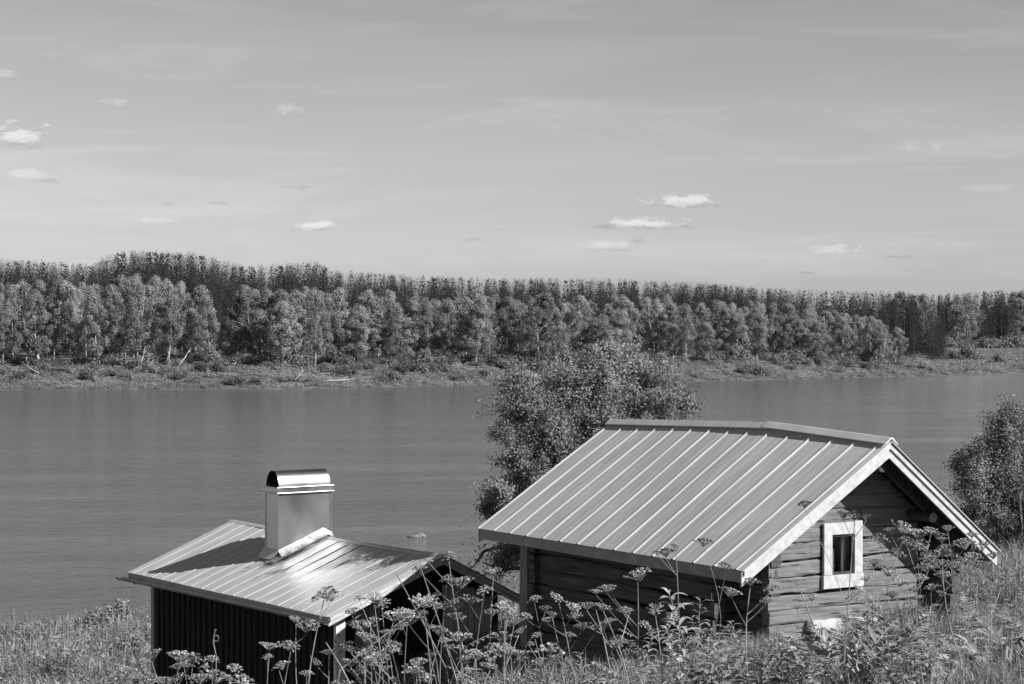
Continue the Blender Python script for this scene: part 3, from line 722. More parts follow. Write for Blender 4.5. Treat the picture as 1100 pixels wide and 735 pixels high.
ZONES = [(-1e9, 318, 'from the left edge'), (318, 640, 'from above the metal chimney'), (640, 830, 'from above the tree behind the cabin'), (830, 1e9, 'from above the cabin ridge kink')]
pend = []
def later(o, px, key, tmpl, zones): pend.append((o, px, key, tmpl, zones))
def flush():
    from collections import defaultdict
    g = defaultdict(list)
    for (o, px, key, tmpl, zones) in pend:
        for z in zones:
            if z[0] <= px < z[1]: g[(key, z[2])].append((px, o, tmpl)); break
    for (key, z), L_ in g.items():
        L_.sort(key=lambda q: q[0])
        for k, (px, o, tmpl) in enumerate(L_):
            if k < len(ORD): o['label'] = tmpl % (ORD[k], z)
            else: o['label'] = tmpl % ('late', z)
cnt = {}
for i_, (px, d) in enumerate(fronts):
    x = (px - 550) / F * d; h = rg.uniform(11.2, 15.0)
    if rg.random() < .1: h *= .75
    h = (CAMZ + (YH - np.interp(px, BTX, BTV) - rg.choice([rg.uniform(-1, 8), rg.uniform(5, 26)])) / F * d) - gz(x, d)
    wsc = rg.uniform(.85, 1.3) * 14 / max(h, 9)
    lean = rg.normal(0, .05, 2)
    r_ = place(birch[i_ % 7], 'birch_tree', (x, d, gz(x, d) - .2), (lean[0], lean[1], rg.uniform(0, 6.28)), (wsc * h / 14, wsc * h / 14, h / 14))
    tag(r_, 'x', 'birch', 'birches in the front row along the far bank'); later(r_, px, 'birch', '%s front-row far-bank birch, counting right %s', ZONES5)
# second and third birch rows, mixed with dark spruce
rows = []
for off, stp in ((34, 15), (52, 17), (72, 20)):
    px = -80.0 + rg.uniform(0, 10)
    while px < 975:
        rows.append((px, float(shoreD(px)) + off + rg.uniform(-6, 8), off)); px += rg.uniform(.7, 1.4) * stp
nb = 0; pines = []
for (px, d, off) in rows:
    x = (px - 550) / F * d
    if rg.random() < (.78 if off < 40 else .62):
        h = (CAMZ + (YH - np.interp(px, BTX, BTV) + rg.uniform(-7, 4)) / F * d) - gz(x, d); wsc = rg.uniform(.9, 1.25) * 14 / max(h, 9)
        r_ = place(birch[nb % 7], 'birch_tree', (x, d, gz(x, d) - .3), (0, 0, rg.uniform(0, 6.28)), (wsc * h / 14, wsc * h / 14, h / 14)); nb += 1
        tag(r_, 'x', 'birch', 'birches behind the front row'); later(r_, px, ('b2', off), {34: '%s birch just behind the front row, counting right %s', 52: '%s birch in the middle rank, counting right %s', 72: '%s birch in the back rank, counting right %s'}[off], ZONES5)
    else: pines.append((px, d, (CAMZ + (YH - np.interp(px, BTX, BTV) + rg.uniform(-16, 5)) / F * d) - gz(x, d), 1))
# pine rows
def ztop_at(px, d, jit): return CAMZ + (YH - np.interp(px, SKX, SKV) + jit) / F * d
for off, stp, fr in ((95, 17, .86), (125, 15, .93), (165, 9, 1.0)):
    px = -80.0 + rg.uniform(0, 10)
    while px < (1010 if off < 165 else 1010):
        d = float(shoreD(px)) + off + rg.uniform(-8, 8); x = (px - 550) / F * d; g0 = gz(x, d)
        sky_h = ztop_at(px, d, rg.uniform(-3, 1.5)) - g0
        h = min(sky_h * fr, rg.uniform(17, 19.5)) if off < 165 else sky_h
        pines.append((px, d, h, -off)); px += rg.uniform(.65, 1.35) * stp
# right-hand wood across the field
for (dd, stp, fr) in ((800, 11, .93), (835, 9, 1.0)):
    px = 962.0
    while px < 1150:
        d = dd + rg.uniform(-15, 15) - max(0, (1010 - px)) * 3.0; x = (px - 550) / F * d; g0 = gz(x, d)
        h = (ztop_at(px, d, rg.uniform(-7, 2)) - g0) * fr * rg.uniform(.9, 1.0); pines.append((px, d, h, 3)); px += rg.uniform(.7, 1.3) * stp
sc_n = 0; mixed = 0
pines.sort(key=lambda p_: p_[1]); extra = []
for (px, d, h, kk_) in pines:
    x = (px - 550) / F * d
    if kk_ == 3 and rg.random() < .45:
        r_ = place(birch[mixed % 7], 'birch_tree', (x, d, gz(x, d) - .3), (0, 0, rg.uniform(0, 6.28)), (1.6 * h / 17, 1.6 * h / 17, h / 14)); mixed += 1
        tag(r_, 'broad birch at the edge of the wood across the pale field, far right', 'birch', 'birches beyond the field'); later(r_, px, 'bf', '%s birch beyond the pale field, counting right %s', ZONES5); continue
    if sc_n >= 560: extra.append((px, d, h)); continue
    idx = int(rg.integers(0, 4)) if rg.random() < .82 else int(rg.integers(4, 8)); wsc = rg.uniform(.95, 1.35) * (1.25 if kk_ == 3 else 1)
    r_ = place(pine[idx], 'x', (x, d, gz(x, d) - (1.8 if kk_ == 3 else .3)), (0, 0, rg.uniform(0, 6.28)), (wsc * h / 17, wsc * h / 17, h / 17)); sc_n += 1
    sp = idx < 4
    if kk_ < 0: later(r_, px, ('s', kk_, sp), {-95: '%s inner-rank ', -125: '%s upper-rank ', -165: '%s skyline '}[kk_] + ('spruce' if sp else 'pine') + ' of the far forest, counting right %s', ZONES5)
    if kk_ in (1, 3): later(r_, px, ('p', kk_, sp), ('%%s dark %s among the far birches, counting right %%s' if kk_ == 1 else '%%s %s beyond the pale field, counting right %%s') % ('spruce' if sp else 'pine'), ZONES5)
    if kk_ == 1: lb, gp_ = ('dark %s standing in a gap between the far-bank birches' % ('spruce' if sp else 'pine')), 'dark %s among the far birches' % ('spruces' if sp else 'pines')
    elif kk_ == 3: lb, gp_ = ('dark %s at the wood edge across the pale field, far right' % ('spruce' if sp else 'pine')), '%s beyond the field' % ('spruces' if sp else 'pines')
    else: lb, gp_ = ('dark %s in the tall forest rising behind the far birches' % ('spruce with pointed top' if sp else 'pine with rounded top')), '%s of the skyline forest' % ('spruces' if sp else 'pines')
    tag(r_, lb, 'spruce' if sp else 'pine', gp_)
# the wood behind, seen only as one mass
def forest_mass():
    Vs = []; Fs = []; base = 0; rg = np.random.default_rng(31)
    src = []
    for pr in pine:
        me = pr[0][1]; v = np.empty(len(me.vertices) * 3, np.float32); me.vertices.foreach_get('co', v); v = v.reshape(-1, 4, 3)
        src.append(v[rg.permutation(len(v))[:1500]])
    for k in range(1000):
        px = rg.uniform(-120, 1160); far = px > 985
        d = (870 + rg.uniform(0, 160)) if far else float(shoreD(px)) + rg.uniform(185, 330)
        x = (px - 550) / F * d; g0 = gz(x, d); h = (ztop_at(px, d, rg.uniform(-4.5, .5)) - g0)
        v = src[k % 5]; a = rg.uniform(0, 6.28); s_ = h / 17; ws = s_ * 1.25
        ctr = v.mean(1, keepdims=True); vv = ctr + (v - ctr) * 1.9
        q = np.empty_like(vv); q[..., 0] = (vv[..., 0] * math.cos(a) - vv[..., 1] * math.sin(a)) * ws + x; q[..., 1] = (vv[..., 0] * math.sin(a) + vv[..., 1] * math.cos(a)) * ws + d; q[..., 2] = vv[..., 2] * s_ + g0
        q = q.reshape(-1, 3); Vs.append(q)
    V_ = np.vstack(Vs); return link('forest_mass', np_mesh('forest_mass', V_, np.arange(len(V_)).reshape(-1, 4)), M['pine_leaf'])
tag(forest_mass(), 'dense conifer wood reading as one mass behind the skyline trees', 'forest', kind='stuff')

# far bank shrubs (countable willow bushes) and ground cover
def shrub_mesh(seed, n_=1300):
    rg = np.random.default_rng(seed); C = []; O = []
    for k in range(16):
        a = rg.uniform(0, 6.28); rad = rg.uniform(0, 1.0); c = np.array([math.cos(a) * rad, math.sin(a) * rad, rg.uniform(.2, .95) * (1.25 - rad * .6)])
        U_ = unit(rg, n_ // 16); C.append(U_ * rg.uniform(.5, 1, n_ // 16)[:, None] * .45 + c); O.append(U_)
    C = np.vstack(C); C[:, 2] = np.abs(C[:, 2]); V_, F_ = leaf_quads(C, .17, rg, .6, .3, np.vstack(O), 1.8)
    st = MB()
    for k in range(5):
        a = rg.uniform(0, 6.28); st.tube([(0, 0, -.1), (math.cos(a) * .4, math.sin(a) * .4, .6), (math.cos(a) * .7, math.sin(a) * .7, 1.1)], [.04, .03, .01], 4)
    return st, np_mesh('shrub_crown', V_, F_)
shr = []
for k in range(4):
    st, cr = shrub_mesh(400 + k); r_ = empty('willow_shrub', (0, 0, 0)); a = st.build('trunk', M['bark'], r_); c = link('crown', cr, M['shrub_leaf'], r_); shr.append(([a.data, cr], r_))
rg = np.random.default_rng(55); px = -60.0; k = 0
while px < 1010:
    d = float(shoreD(px)) + rg.uniform(3, 16); x = (px - 550) / F * d; s_ = rg.uniform(.8, 1.7)
    r_ = place(shr[k % 4], 'x', (x, d, gz(x, d) - .1), (0, 0, rg.uniform(0, 6.28)), (s_ * 1.3, s_ * 1.3, s_ * rg.uniform(.75, 1.1))); k += 1
    tag(r_, 'low rounded willow shrub on the far bank between water and birches', 'shrub', 'willow shrubs along the far bank'); later(r_, px, 'shrub', '%s far-bank willow shrub, counting right %s', ZONES5); px += rg.uniform(8, 22)
for k in range(58):
    px = -50 + k * 17.8 + rg.uniform(-7, 7); d = float(shoreD(px)) + rg.uniform(17, 25); x = (px - 550) / F * d; s_ = rg.uniform(1.3, 2.3)
    r_ = place(shr[k % 4], 'x', (x, d, gz(x, d) - .2), (0, 0, rg.uniform(0, 6.28)), (s_ * 1.3, s_ * 1.3, s_))
    tag(r_, 'x', 'shrub', 'undergrowth at the foot of the far birches'); later(r_, px, 'us', '%s bush below the far birches, counting right %s', ZONES5)
for k in range(26):
    px = 978 + k * 6.6 + rg.uniform(-3, 3); d = 778 + rg.uniform(-8, 8) - max(0, 1000 - px) * 3; x = (px - 550) / F * d; s_ = rg.uniform(2.2, 4)
    r_ = place(shr[k % 4], 'x', (x, d, gz(x, d) - .3), (0, 0, rg.uniform(0, 6.28)), (s_ * 1.3, s_ * 1.3, s_))
    tag(r_, 'x', 'shrub', 'bushes along the wood beyond the field'); later(r_, px, 'wb', '%s bush along the wood beyond the field, counting right %s', [(-1e9, 1060, 'from its left end'), (1060, 1e9, 'from its middle')])
for (px, d, s_, lb) in ((18, 70, .55, 'leftmost small bush on the near bank, at the photo edge'), (62, 62, .5, 'small bush in the near-bank grass, second from the left edge'), (100, 74, .6, 'small bush at the near waterline, middle of the grass left of the shed'), (140, 66, .6, 'dark small bush in the grass just left of the shed wall'), (152, 56, .45, 'small bush lowest in the grass beside the shed wall'), (45, 52, .4, 'small bush low in the grass near the bottom left corner'), (128, 76.5, .7, 'tallest small bush on the near waterline left of the shed')):
    x = (px - 550) / F * d
    r_ = place(shr[int(px) % 4], 'x', (x, d, gz(x, d) - .05), (0, 0, px), (s_ * 1.2, s_ * 1.2, s_)); tag(r_, lb, 'shrub')
for (px, d, s_, lb) in ((1040, 560, 3.2, 'dark rounded bush alone in the pale field at the far right'), (1072, 520, 1.7, 'small low bush right of the lone rounded bush in the pale field'), (1022, 555, 1.8, 'small low bush left of the lone rounded bush in the pale field'), (1003, 700, 1.8, 'pale small bush far back in the field beneath the right wood')):
    x = (px - 550) / F * d
    r_ = place(shr[0], 'x', (x, d, gz(x, d) - .1), (0, 0, px), (s_ * 1.2, s_ * 1.2, s_)); tag(r_, lb, 'shrub')
def blades(P, h, wd, rg, bend=.35):
    """P (n,3) roots; tapering bent blades, quad + tri"""
    n_ = len(P); a = rg.uniform(0, 6.283, n_); hh = h * rg.uniform(.55, 1.25, n_); ww = wd * rg.uniform(.7, 1.3, n_)
    sx = np.stack([np.cos(a), np.sin(a), 0 * a], 1) * ww[:, None] * .5
    b = a + rg.uniform(-1.5, 1.5, n_) + 1.57; bd = (np.abs(rg.normal(0, bend, n_)) * hh)[:, None] * np.stack([np.cos(b), np.sin(b), 0 * b], 1)
    up = np.zeros((n_, 3)); up[:, 2] = hh
    m_ = P + up * .55 + bd * .3; t_ = P + up * (1 - .25 * np.abs(rg.normal(0, bend, n_)))[:, None] + bd
    V_ = np.stack([P - sx, P + sx, m_ + sx * .8, m_ - sx * .8, t_], 1).reshape(-1, 3); o = np.arange(n_) * 5
    return V_, np.stack([o, o + 1, o + 2, o + 3], 1), np.stack([o + 3, o + 2, o + 4], 1)
# far bank ground cover: low leafy mounds and short grass
def mound_quads(rg, nm, xyfn, npm, rad, hgt, size, asp=.6):
    x, d = xyfn(nm); z = ground_z(x, d); Cs = []
    rr_ = rad * rg.uniform(.5, 1.4, nm); hh_ = hgt * rg.uniform(.4, 1.4, nm)
    u_ = unit(rg, nm * npm).reshape(nm, npm, 3); u_[..., 2] = np.abs(u_[..., 2])
    P = u_ * (rg.uniform(.75, 1.05, (nm, npm))[..., None]) * np.stack([rr_, rr_, hh_], 1)[:, None, :] + np.stack([x, d, z], 1)[:, None, :]
    return leaf_quads(P.reshape(-1, 3), size, rg, asp, .8, u_.reshape(-1, 3), 1.2)
rg = np.random.default_rng(61)
def bank_xy(n_):
    pxr = rg.uniform(-90, 1180, n_); d = shoreD(pxr) + .3 + rg.uniform(0, 1, n_) ** 1.2 * 24; return (pxr - 550) / F * d, d
Va, Fa = mound_quads(rg, 2600, bank_xy, 80, 1.0, .6, .22)
def field_xy(n_):
    pxr = rg.uniform(950, 1190, n_); d = shoreD(pxr) + 15 + rg.uniform(0, 1, n_) ** 1.4 * 380; return (pxr - 550) / F * d, d
Vb, Fb = mound_quads(rg, 1500, field_xy, 40, 2.4, .12, .36)
def strip_xy(n_):
    k_ = rg.integers(0, 4, n_); d = np.array([492., 560., 640., 720.])[k_] + rg.normal(0, 3, n_); pxr = rg.uniform(975, 1190, n_); return (pxr - 550) / F * d, d
Vc, Fc = mound_quads(rg, 220, strip_xy, 60, 2.4, .6, .4)
V_ = np.vstack([Va, Vb, Vc]); F_ = np.arange(len(V_)).reshape(-1, 4)
tag(link('bank_herbs', np_mesh('bank_herbs', V_, F_), M['grass_far']), 'rough grass and herbs covering the far bank and the pale field', 'grass', kind='stuff')
# fallen pale trunks on the far bank
for (x0, y0, x1_, y1_, dd, lb) in ((42, 401, 22, 388, 0, 'pale dead trunk leaning at the far bank, leftmost'), (317, 408, 325, 398, 2, 'pale broken stump leaning at the waterline of the far bank'), (340, 409, 380, 407, 1, 'pale driftwood log lying along the far waterline'),
                               (192, 393, 205, 374, 14, 'bare white trunk leaning right among the left birches'), (150, 397, 156, 372, 13, 'bare white trunk leaning beside the tall birch left of the chimney'), (522, 404, 512, 396, 8, 'small pale fallen branch above the far shore beside the leafy tree')):
    d = float(shoreD((x0 + x1_) / 2)) + 2 + dd
    p0, p1 = px2w(x0, y0, d), px2w(x1_, y1_, d + 2)
    c = empty('fallen_trunk', p0); c.name = 'fallen_trunk'; bpy.data.objects.remove(c)
    b = MB().tube([Vector((0, 0, 0)), (p1 - p0) * .5 + Vector((0, 0, -.15)), p1 - p0], [.09, .07, .03], 6); b.tube([(p1 - p0) * .6, (p1 - p0) * .75 + Vector((.5, 0, .4))], [.05, .02], 4)
    o = b.build('fallen_trunk', M['birch_bark'], smooth=True); o.location = p0; tag(o, lb, 'dead trunk')

# boulder in the river
rg = np.random.default_rng(3)
bm_v = []; nu, nv = 18, 9
for i_ in range(nv + 1):
    for j_ in range(nu):
        th = math.pi * i_ / nv; ph = 2 * math.pi * j_ / nu; rad = 1 + .18 * math.sin(2 * ph + 1) + .12 * math.sin(3 * ph + th * 3) + rg.normal(0, .03)
        bm_v.append((.42 * rad * math.sin(th) * math.cos(ph), .40 * rad * math.sin(th) * math.sin(ph), .12 * rad * math.cos(th) * (1 + .4 * math.cos(ph)) - .01))
b = MB(); b.v = bm_v
for i_ in range(nv):
    for j_ in range(nu): b.f.append((i_ * nu + j_, (i_ + 1) * nu + j_, (i_ + 1) * nu + (j_ + 1) % nu, i_ * nu + (j_ + 1) % nu))
bo = b.build('boulder', M['boulder']); bo.location = (px2w(448, 577, 108).x, 108, .02); tag(bo, 'pale boulder breaking the river surface right of the chimney', 'boulder')

# ------------------------------------------------------------------ near trees
def near_tree(name, label, base, blobs, nleaf, seed, size=.085, stems=3, extra=()):
    rg = np.random.default_rng(seed); base = Vector(base)
    root = empty(name, base); tag(root, label, 'tree'); tr = MB(); Cs = []; Os = []
    tot = sum(b_[3] * b_[4] for b_ in blobs)
    stem_tops = []
    for k in range(stems):
        a = 6.28 * k / stems + rg.uniform(-.4, .4); c = Vector((math.cos(a) * .35, math.sin(a) * .35, 0))
        top = Vector((math.cos(a) * .25, math.sin(a) * .25, 1.1)); tr.tube([c * .4, c + Vector((0, 0, .5)), top], [.045, .035, .025], 7); stem_tops.append(top)
    for (bx, by, bz, rx, rz_) in blobs:
        c = Vector((bx, by, bz)) - base; s0 = min(stem_tops, key=lambda q_: (q_ - c).length)
        mid = s0.lerp(c, .5) + Vector((0, 0, -.15)); tr.tube([s0 * .8, mid, c], [.028, .022, .014], 5)
        nl = int(nleaf * rx * rz_ / tot); ntw = max(8, nl // 100)
        dirs = unit(rg, ntw) * (rg.uniform(.2, 1.0, ntw) ** .6 * rg.choice([1, 1, 1, 1.25, 1.45], ntw))[:, None]
        tips = dirs * np.array([rx, rx * .9, rz_])
        for tp in tips:
            e_ = c + Vector(tp); m2 = c + Vector(tp) * .5 + Vector((0, 0, -.06)); tr.tube([c, m2, e_], [.014, .009, .004], 3, cap=False)
            n1_ = nl // ntw; s_ = rg.uniform(.35, 1.1, n1_)[:, None]
            P = np.array(c) * (1 - s_) + np.array(e_) * s_ + rg.normal(0, .062, (n1_, 3)); Cs.append(P); Os.append(np.tile(tp / (np.linalg.norm(tp) + 1e-6), (n1_, 1)))
    for pts in extra:
        pts = [Vector(p_) - base for p_ in pts]; tr.tube(pts, [.03] * (len(pts) - 1) + [.008], 5)
        for p_ in pts[1:]:
            Cs.append(np.array(p_) + rg.normal(0, .17, (70, 3))); Os.append(np.zeros((70, 3)))
    C = np.vstack(Cs); V_, F_ = leaf_quads(C, size, rg, .5, .3, np.vstack(Os), 1.3)
    tr.build('trunk', M['bark'], root, smooth=True); link('crown', np_mesh('tree_crown', V_, F_), M['tree_leaf'], root)
    return root
def blob(px, py, d, rpx, rpy=None): 
    p_ = px2w(px, py, d); k = d / F; return (p_.x, d, p_.z, rpx * k, (rpy or rpx) * k)
D1 = 35.0
DD = lambda px: 34.1 + max(0, px - 530) / 220 * 2.6
bl = [blob(640, 412, DD(640), 44, 40), blob(600, 420, DD(600) + .3, 42, 36), blob(672, 402, DD(672) + .2, 34, 32), blob(700, 425, DD(700) - .3, 36, 34), blob(728, 428, DD(728) + .2, 24, 26), blob(565, 440, DD(565), 34, 30), blob(560, 415, DD(560) + .4, 26, 20),
      blob(590, 468, DD(590) - .2, 38, 32), blob(640, 455, DD(640) - .3, 40, 30), blob(555, 492, DD(555), 26, 22), blob(570, 520, DD(570) + .1, 32, 24), blob(535, 528, DD(535), 20, 16), blob(528, 548, DD(528) + .2, 18, 14), blob(600, 500, DD(600), 34, 30), blob(545, 560, DD(545) + .3, 26, 20),
      blob(650, 380, DD(650), 22, 14), blob(540, 604, DD(540) + .3, 18, 12), blob(555, 590, DD(555), 24, 16), blob(690, 450, DD(690), 40, 26), blob(640, 510, DD(640), 50, 36), blob(540, 465, DD(540), 14, 12)]
near_tree('leafy_tree', 'dense many-stemmed leafy tree rising behind the roof of the log cabin', (px2w(610, 500, 35.6).x, 35.6, gz(px2w(610, 500, 35.6).x, 35.6) - .1), bl, 120000, 70, size=.052, extra=([px2w(560, 600, D1), px2w(545, 585, D1 + .1), px2w(520, 592, D1 + .2), px2w(508, 610, D1 + .2)], [px2w(560, 610, D1), px2w(538, 612, D1 + .1), px2w(518, 604, D1 + .2)]))
D2 = 38.0
bl = [blob(1082, 462, D2, 26, 30), blob(1060, 492, D2, 28, 26), blob(1045, 520, D2 - .2, 24, 26), blob(1090, 510, D2, 36, 34), blob(1110, 470, D2 + .2, 30, 36), blob(1062, 548, D2, 32, 28), blob(1100, 556, D2, 36, 28), blob(1135, 520, D2, 34, 40), blob(1085, 440, D2 + .2, 12, 12), blob(1040, 560, D2, 20, 20), blob(1035, 500, D2 + .2, 14, 14), blob(1140, 560, D2, 30, 26), blob(1155, 480, D2, 26, 30)]
near_tree('round_bush_tree', 'dark rounded tree cut by the right edge of the photo, beyond the grass', (px2w(1090, 520, D2).x, D2, gz(px2w(1090, 520, D2).x, D2) - .1), bl, 85000, 71, stems=4, size=.052)

# ------------------------------------------------------------------ near herbs
def px_of(x, y): return 550 + F * x / y
rg = np.random.default_rng(90)
def sample_near(n_, d0, d1, p0, p1):
    d = np.sqrt(rg.uniform(d0 ** 2, d1 ** 2, n_)); pxs = rg.uniform(p0, p1, n_); x = (pxs - 550) / F * d
    return x, d
def in_house(x, y, H, s0, s1, t0, t1):
    c, s_ = math.cos(H['th']), math.sin(H['th']); dx, dy = x - H['A'].x, y - H['A'].y
    S_, T_ = dx * c + dy * s_, -dx * s_ + dy * c
    return (S_ > s0) & (S_ < s1) & (T_ > t0) & (T_ < t1)
def free(x, y): return ~(in_house(x, y, CB, RL - .1, RR + .1, .6, TB + .2) | in_house(x, y, SB, wx - .1, xr + .1, tf - .1, tb + .1))
def grass_obj(name, label, sets):
    Vs = []; A = []; B = []; o = 0
    for (n_, d0, d1, p0, p1, h, wd, bend) in sets:
        x, d = sample_near(n_, d0, d1, p0, p1)
        dens = np.sin(x * 2.1 + np.sin(d * 1.3) * 2) * np.sin(d * 1.7 + x) 
        keep = free(x, d) & (d < near_shore(x) - .3) & (rg.uniform(-1.3, 1, n_) < dens)
        x, d, dn_ = x[keep], d[keep], dens[keep]; P = np.stack([x, d, ground_z(x, d) - .02], 1)
        V_, a, b = blades(P, h * (.85 + .3 * dn_), wd, rg, bend); Vs.append(V_); A.append(a + o); B.append(b + o); o += len(V_)
    return tag(link(name, np_mesh(name, np.vstack(Vs), np.vstack(A), np.vstack(B)), M['grass']), label, 'grass', kind='stuff')
grass_obj('meadow_grass', 'tangled pale grass filling the foreground slope and the near river bank', [
    (90000, 13, 24, -150, 1250, .42, .011, .5), (150000, 22, 44, 350, 1350, .42, .014, .5), (20000, 16.5, 27, 955, 1350, .68, .010, .35), (70000, 44, 86, -420, 480, .45, .03, .9), (9000, 60, 84, -420, 480, .8, .02, .3), (16000, 44, 76, 900, 1400, .6, .03, .5)])

rg = np.random.default_rng(95)
def left_xy(n_):
    d = rg.uniform(46, 78, n_); pxr = rg.uniform(-420, 480, n_); x = (pxr - 550) / F * d; d = np.minimum(d, near_shore(x) - .6); return (pxr - 550) / F * d, d
def right_xy(n_):
    d = rg.uniform(30, 46, n_); pxr = rg.uniform(1020, 1400, n_); return (pxr - 550) / F * d, d
Va, Fa = mound_quads(rg, 1500, left_xy, 60, .42, .5, .11, .4)
Vb, Fb = mound_quads(rg, 500, right_xy, 60, .3, .32, .07, .35)
V_ = np.vstack([Va, Vb])
tag(link('meadow_herbs', np_mesh('meadow_herbs', V_, np.arange(len(V_)).reshape(-1, 4)), M['grass']), 'low pale herbs in rounded tufts on the near river bank', 'herbs', kind='stuff')

def leaf_strip(b, p0, d, L_, wd, droop, rg, seg=5, fold=.25, twist=0):
    d = Vector(d).normalized(); side = d.cross(Vector((0, 0, 1)))
    if side.length < .05: side = Vector((1, 0, 0))
    side.normalize(); p_ = Vector(p0); vs = []
    for k in range(seg + 1):
        f = k / seg; ww = wd * .5 * (math.sin(math.pi * (f ** .75) * .96 + .04) + .02)
        up = side.cross(d).normalized(); w_ = side * ww
        vs += [p_ - w_ + up * ww * fold, p_, p_ + w_ + up * ww * fold]
        p_ = p_ + d * (L_ / seg); d = (d + Vector((0, 0, -droop / seg))).normalized()
    fs = []
    for k in range(seg): o = 3 * k; fs += [(o, o + 1, o + 4, o + 3), (o + 1, o + 2, o + 5, o + 4)]
    b.add(vs, fs)
def umbel_mesh(rad, seed, dish=.25):
    """top is at the origin; rays fan up to little heads"""
    rg = np.random.default_rng(seed); b = MB(); st = MB(); n_ = 22
    depth = rad * .75
    for k in range(n_):
        f = math.sqrt((k + .5) / n_); a = k * 2.39996 + rg.uniform(-.2, .2); r_ = rad * f * rg.uniform(.9, 1.08)
        c = Vector((math.cos(a) * r_, math.sin(a) * r_, -dish * rad * f * f + rg.normal(0, rad * .04)))
        st.tube([(0, 0, -depth), Vector((c.x * .6, c.y * .6, -depth * .42)), c], [.0035, .0028, .002], 3, cap=False)
        hr = rad * .16
        m_ = 9
        for q in range(m_):
            v = Vector(rg.normal(size=3)); v.normalize(); v.z = abs(v.z) * .6; cc = c + v * hr * rg.uniform(.3, 1); s_ = hr * rg.uniform(.35, .6)
            n3 = Vector(rg.normal(size=3)) + Vector((0, 0, 1.2)); n3.normalize(); u = n3.orthogonal().normalized(); w_ = n3.cross(u)
            b.add([cc + u * s_, cc + w_ * s_, cc - u * s_, cc - w_ * s_], [(0, 1, 2, 3)])
    return b, st, depth
UMB = []
for k in range(5):
    for mn in ('umbel', 'umbel_dark'):
        ub, us, dp = umbel_mesh(.1, 500 + k, dish=(.15, .4, .7, .1, .3)[k])
        me = bpy.data.meshes.new('umbel'); vv = ub.v + us.v; ff = ub.f + [tuple(i_ + len(ub.v) for i_ in f_) for f_ in us.f]
        me.from_pydata([tuple(v) for v in vv], [], ff); me.materials.append(M[mn]); me.materials.append(M['stem'])
        me.polygons.foreach_set('material_index', [0] * len(ub.f) + [1] * len(us.f)); me.update(); UMB.append((me, dp))
def umb_plant(name, label, group, root_w, heads, lean=0, dark=False, leaves=4, seed=1, r0=.011, parent_stem=None):
    """heads: list of (world point, radius)"""
    rg = np.random.default_rng(seed); root_w = Vector(root_w); root = empty(name, root_w); tag(root, label, 'wildflower', group)
    hs = sorted(heads, key=lambda h_: -h_[0].z); main = hs[0][0] - root_w
    st = MB(); n_ = 7
    dp0 = hs[0][1] * .75; end = main - Vector((0, 0, dp0)); bendv = Vector((rg.normal(0, .13), rg.normal(0, .1), 0))
    pts = [end * (k / n_) + bendv * math.sin(math.pi * k / n_) * end.length * .5 for k in range(n_ + 1)]
    st.tube(pts, [r0 * (1 - .55 * k / n_) for k in range(n_ + 1)], 5)
    for i_, (hp, hr) in enumerate(hs):
        tgt = hp - root_w - Vector((0, 0, hr * .75))
        if i_:
            # leave the main stem below the head
            f = min(max((tgt.z - 1.1 * (Vector((tgt.x, tgt.y, 0)) - Vector((end.x * tgt.z / end.z, end.y * tgt.z / end.z, 0))).length) / end.z, .25), .9); k = f * n_; a = int(k); q0 = pts[a].lerp(pts[min(a + 1, n_)], k - a)
            m_ = q0.lerp(tgt, .5) + Vector((0, 0, -.03 * (tgt - q0).length)); st.tube([q0, m_, tgt], [r0 * .5, r0 * .42, r0 * .32], 4)
        k = int(rg.integers(0, 5)); me, dp = UMB[2 * k + (1 if dark else 0)]
        o = bpy.data.objects.new('umbel', me); COL.objects.link(o); o.parent = root; sc = hr / .1
        o.location = tgt + Vector((0, 0, dp * sc)) * 1.0; o.scale = (sc, sc, sc); o.rotation_euler = (rg.normal(0, .22), rg.normal(0, .22), rg.uniform(0, 6.28))
    so_ = st.build('stem', M['stem'], root)
    lf = MB()
    for k in range(leaves):
        f = rg.uniform(.12, .6); i_ = int(f * n_); p_ = pts[i_]; a = rg.uniform(0, 6.28)
        d = Vector((math.cos(a), math.sin(a), .5)); L_ = rg.uniform(.18, .38)
        # pinnate leaf: leaflets along a rachis
        for q in range(5):
            c = p_ + d.normalized() * L_ * (.3 + .17 * q); 
            for sgn in (-1, 1):
                dd = (d.normalized() * .6 + d.cross(Vector((0, 0, 1))).normalized() * sgn + Vector((0, 0, -.15))); leaf_strip(lf, c, dd, L_ * (.36 - .04 * q), L_ * .15, .5, rg, seg=3)
        lf.tube([p_, p_ + d.normalized() * L_], [.004, .002], 3)
    if leaves: lf.build('foliage', M['leafy'], root)
    return root
def hp(px, py, d, rad): return (px2w(px, py, d), rad * 1.12)
GW = 'flowering umbellifers of the foreground'
LAST = [None]
def up(label, bx, d, heads, seed, dark=False, leaves=4, r0=.011, gy=None):
    x = (bx - 550) / F * d
    LAST[0] = umb_plant('umbellifer', label, GW, (x, d, gz(x, d)), [hp(a, b_, d + rg.uniform(-.15, .15), r_ * d / F) for (a, b_, r_) in heads], dark=dark, leaves=leaves, seed=seed, r0=r0 * .75)
up('tall pale umbellifer with one large domed head before the dark cabin side wall', 680, 21, [(685, 614, 13), (652, 630, 9), (640, 634, 6), (670, 653, 8), (655, 632, 6)], 1, r0=.013)
up('thin umbellifer with dark seed heads overlapping the lower edge of the cabin roof', 728, 20, [(715, 590, 10), (726, 586, 5), (706, 592, 5)], 2, dark=True, leaves=2)
up('slender umbellifer whose single dark head shows against the cabin roof ribs', 742, 21.5, [(756, 580, 9)], 3, dark=True, leaves=1, r0=.007)
up('slender umbellifer with a small dark head just under the cabin eave', 768, 21, [(780, 606, 8)], 4, dark=True, leaves=1, r0=.007)
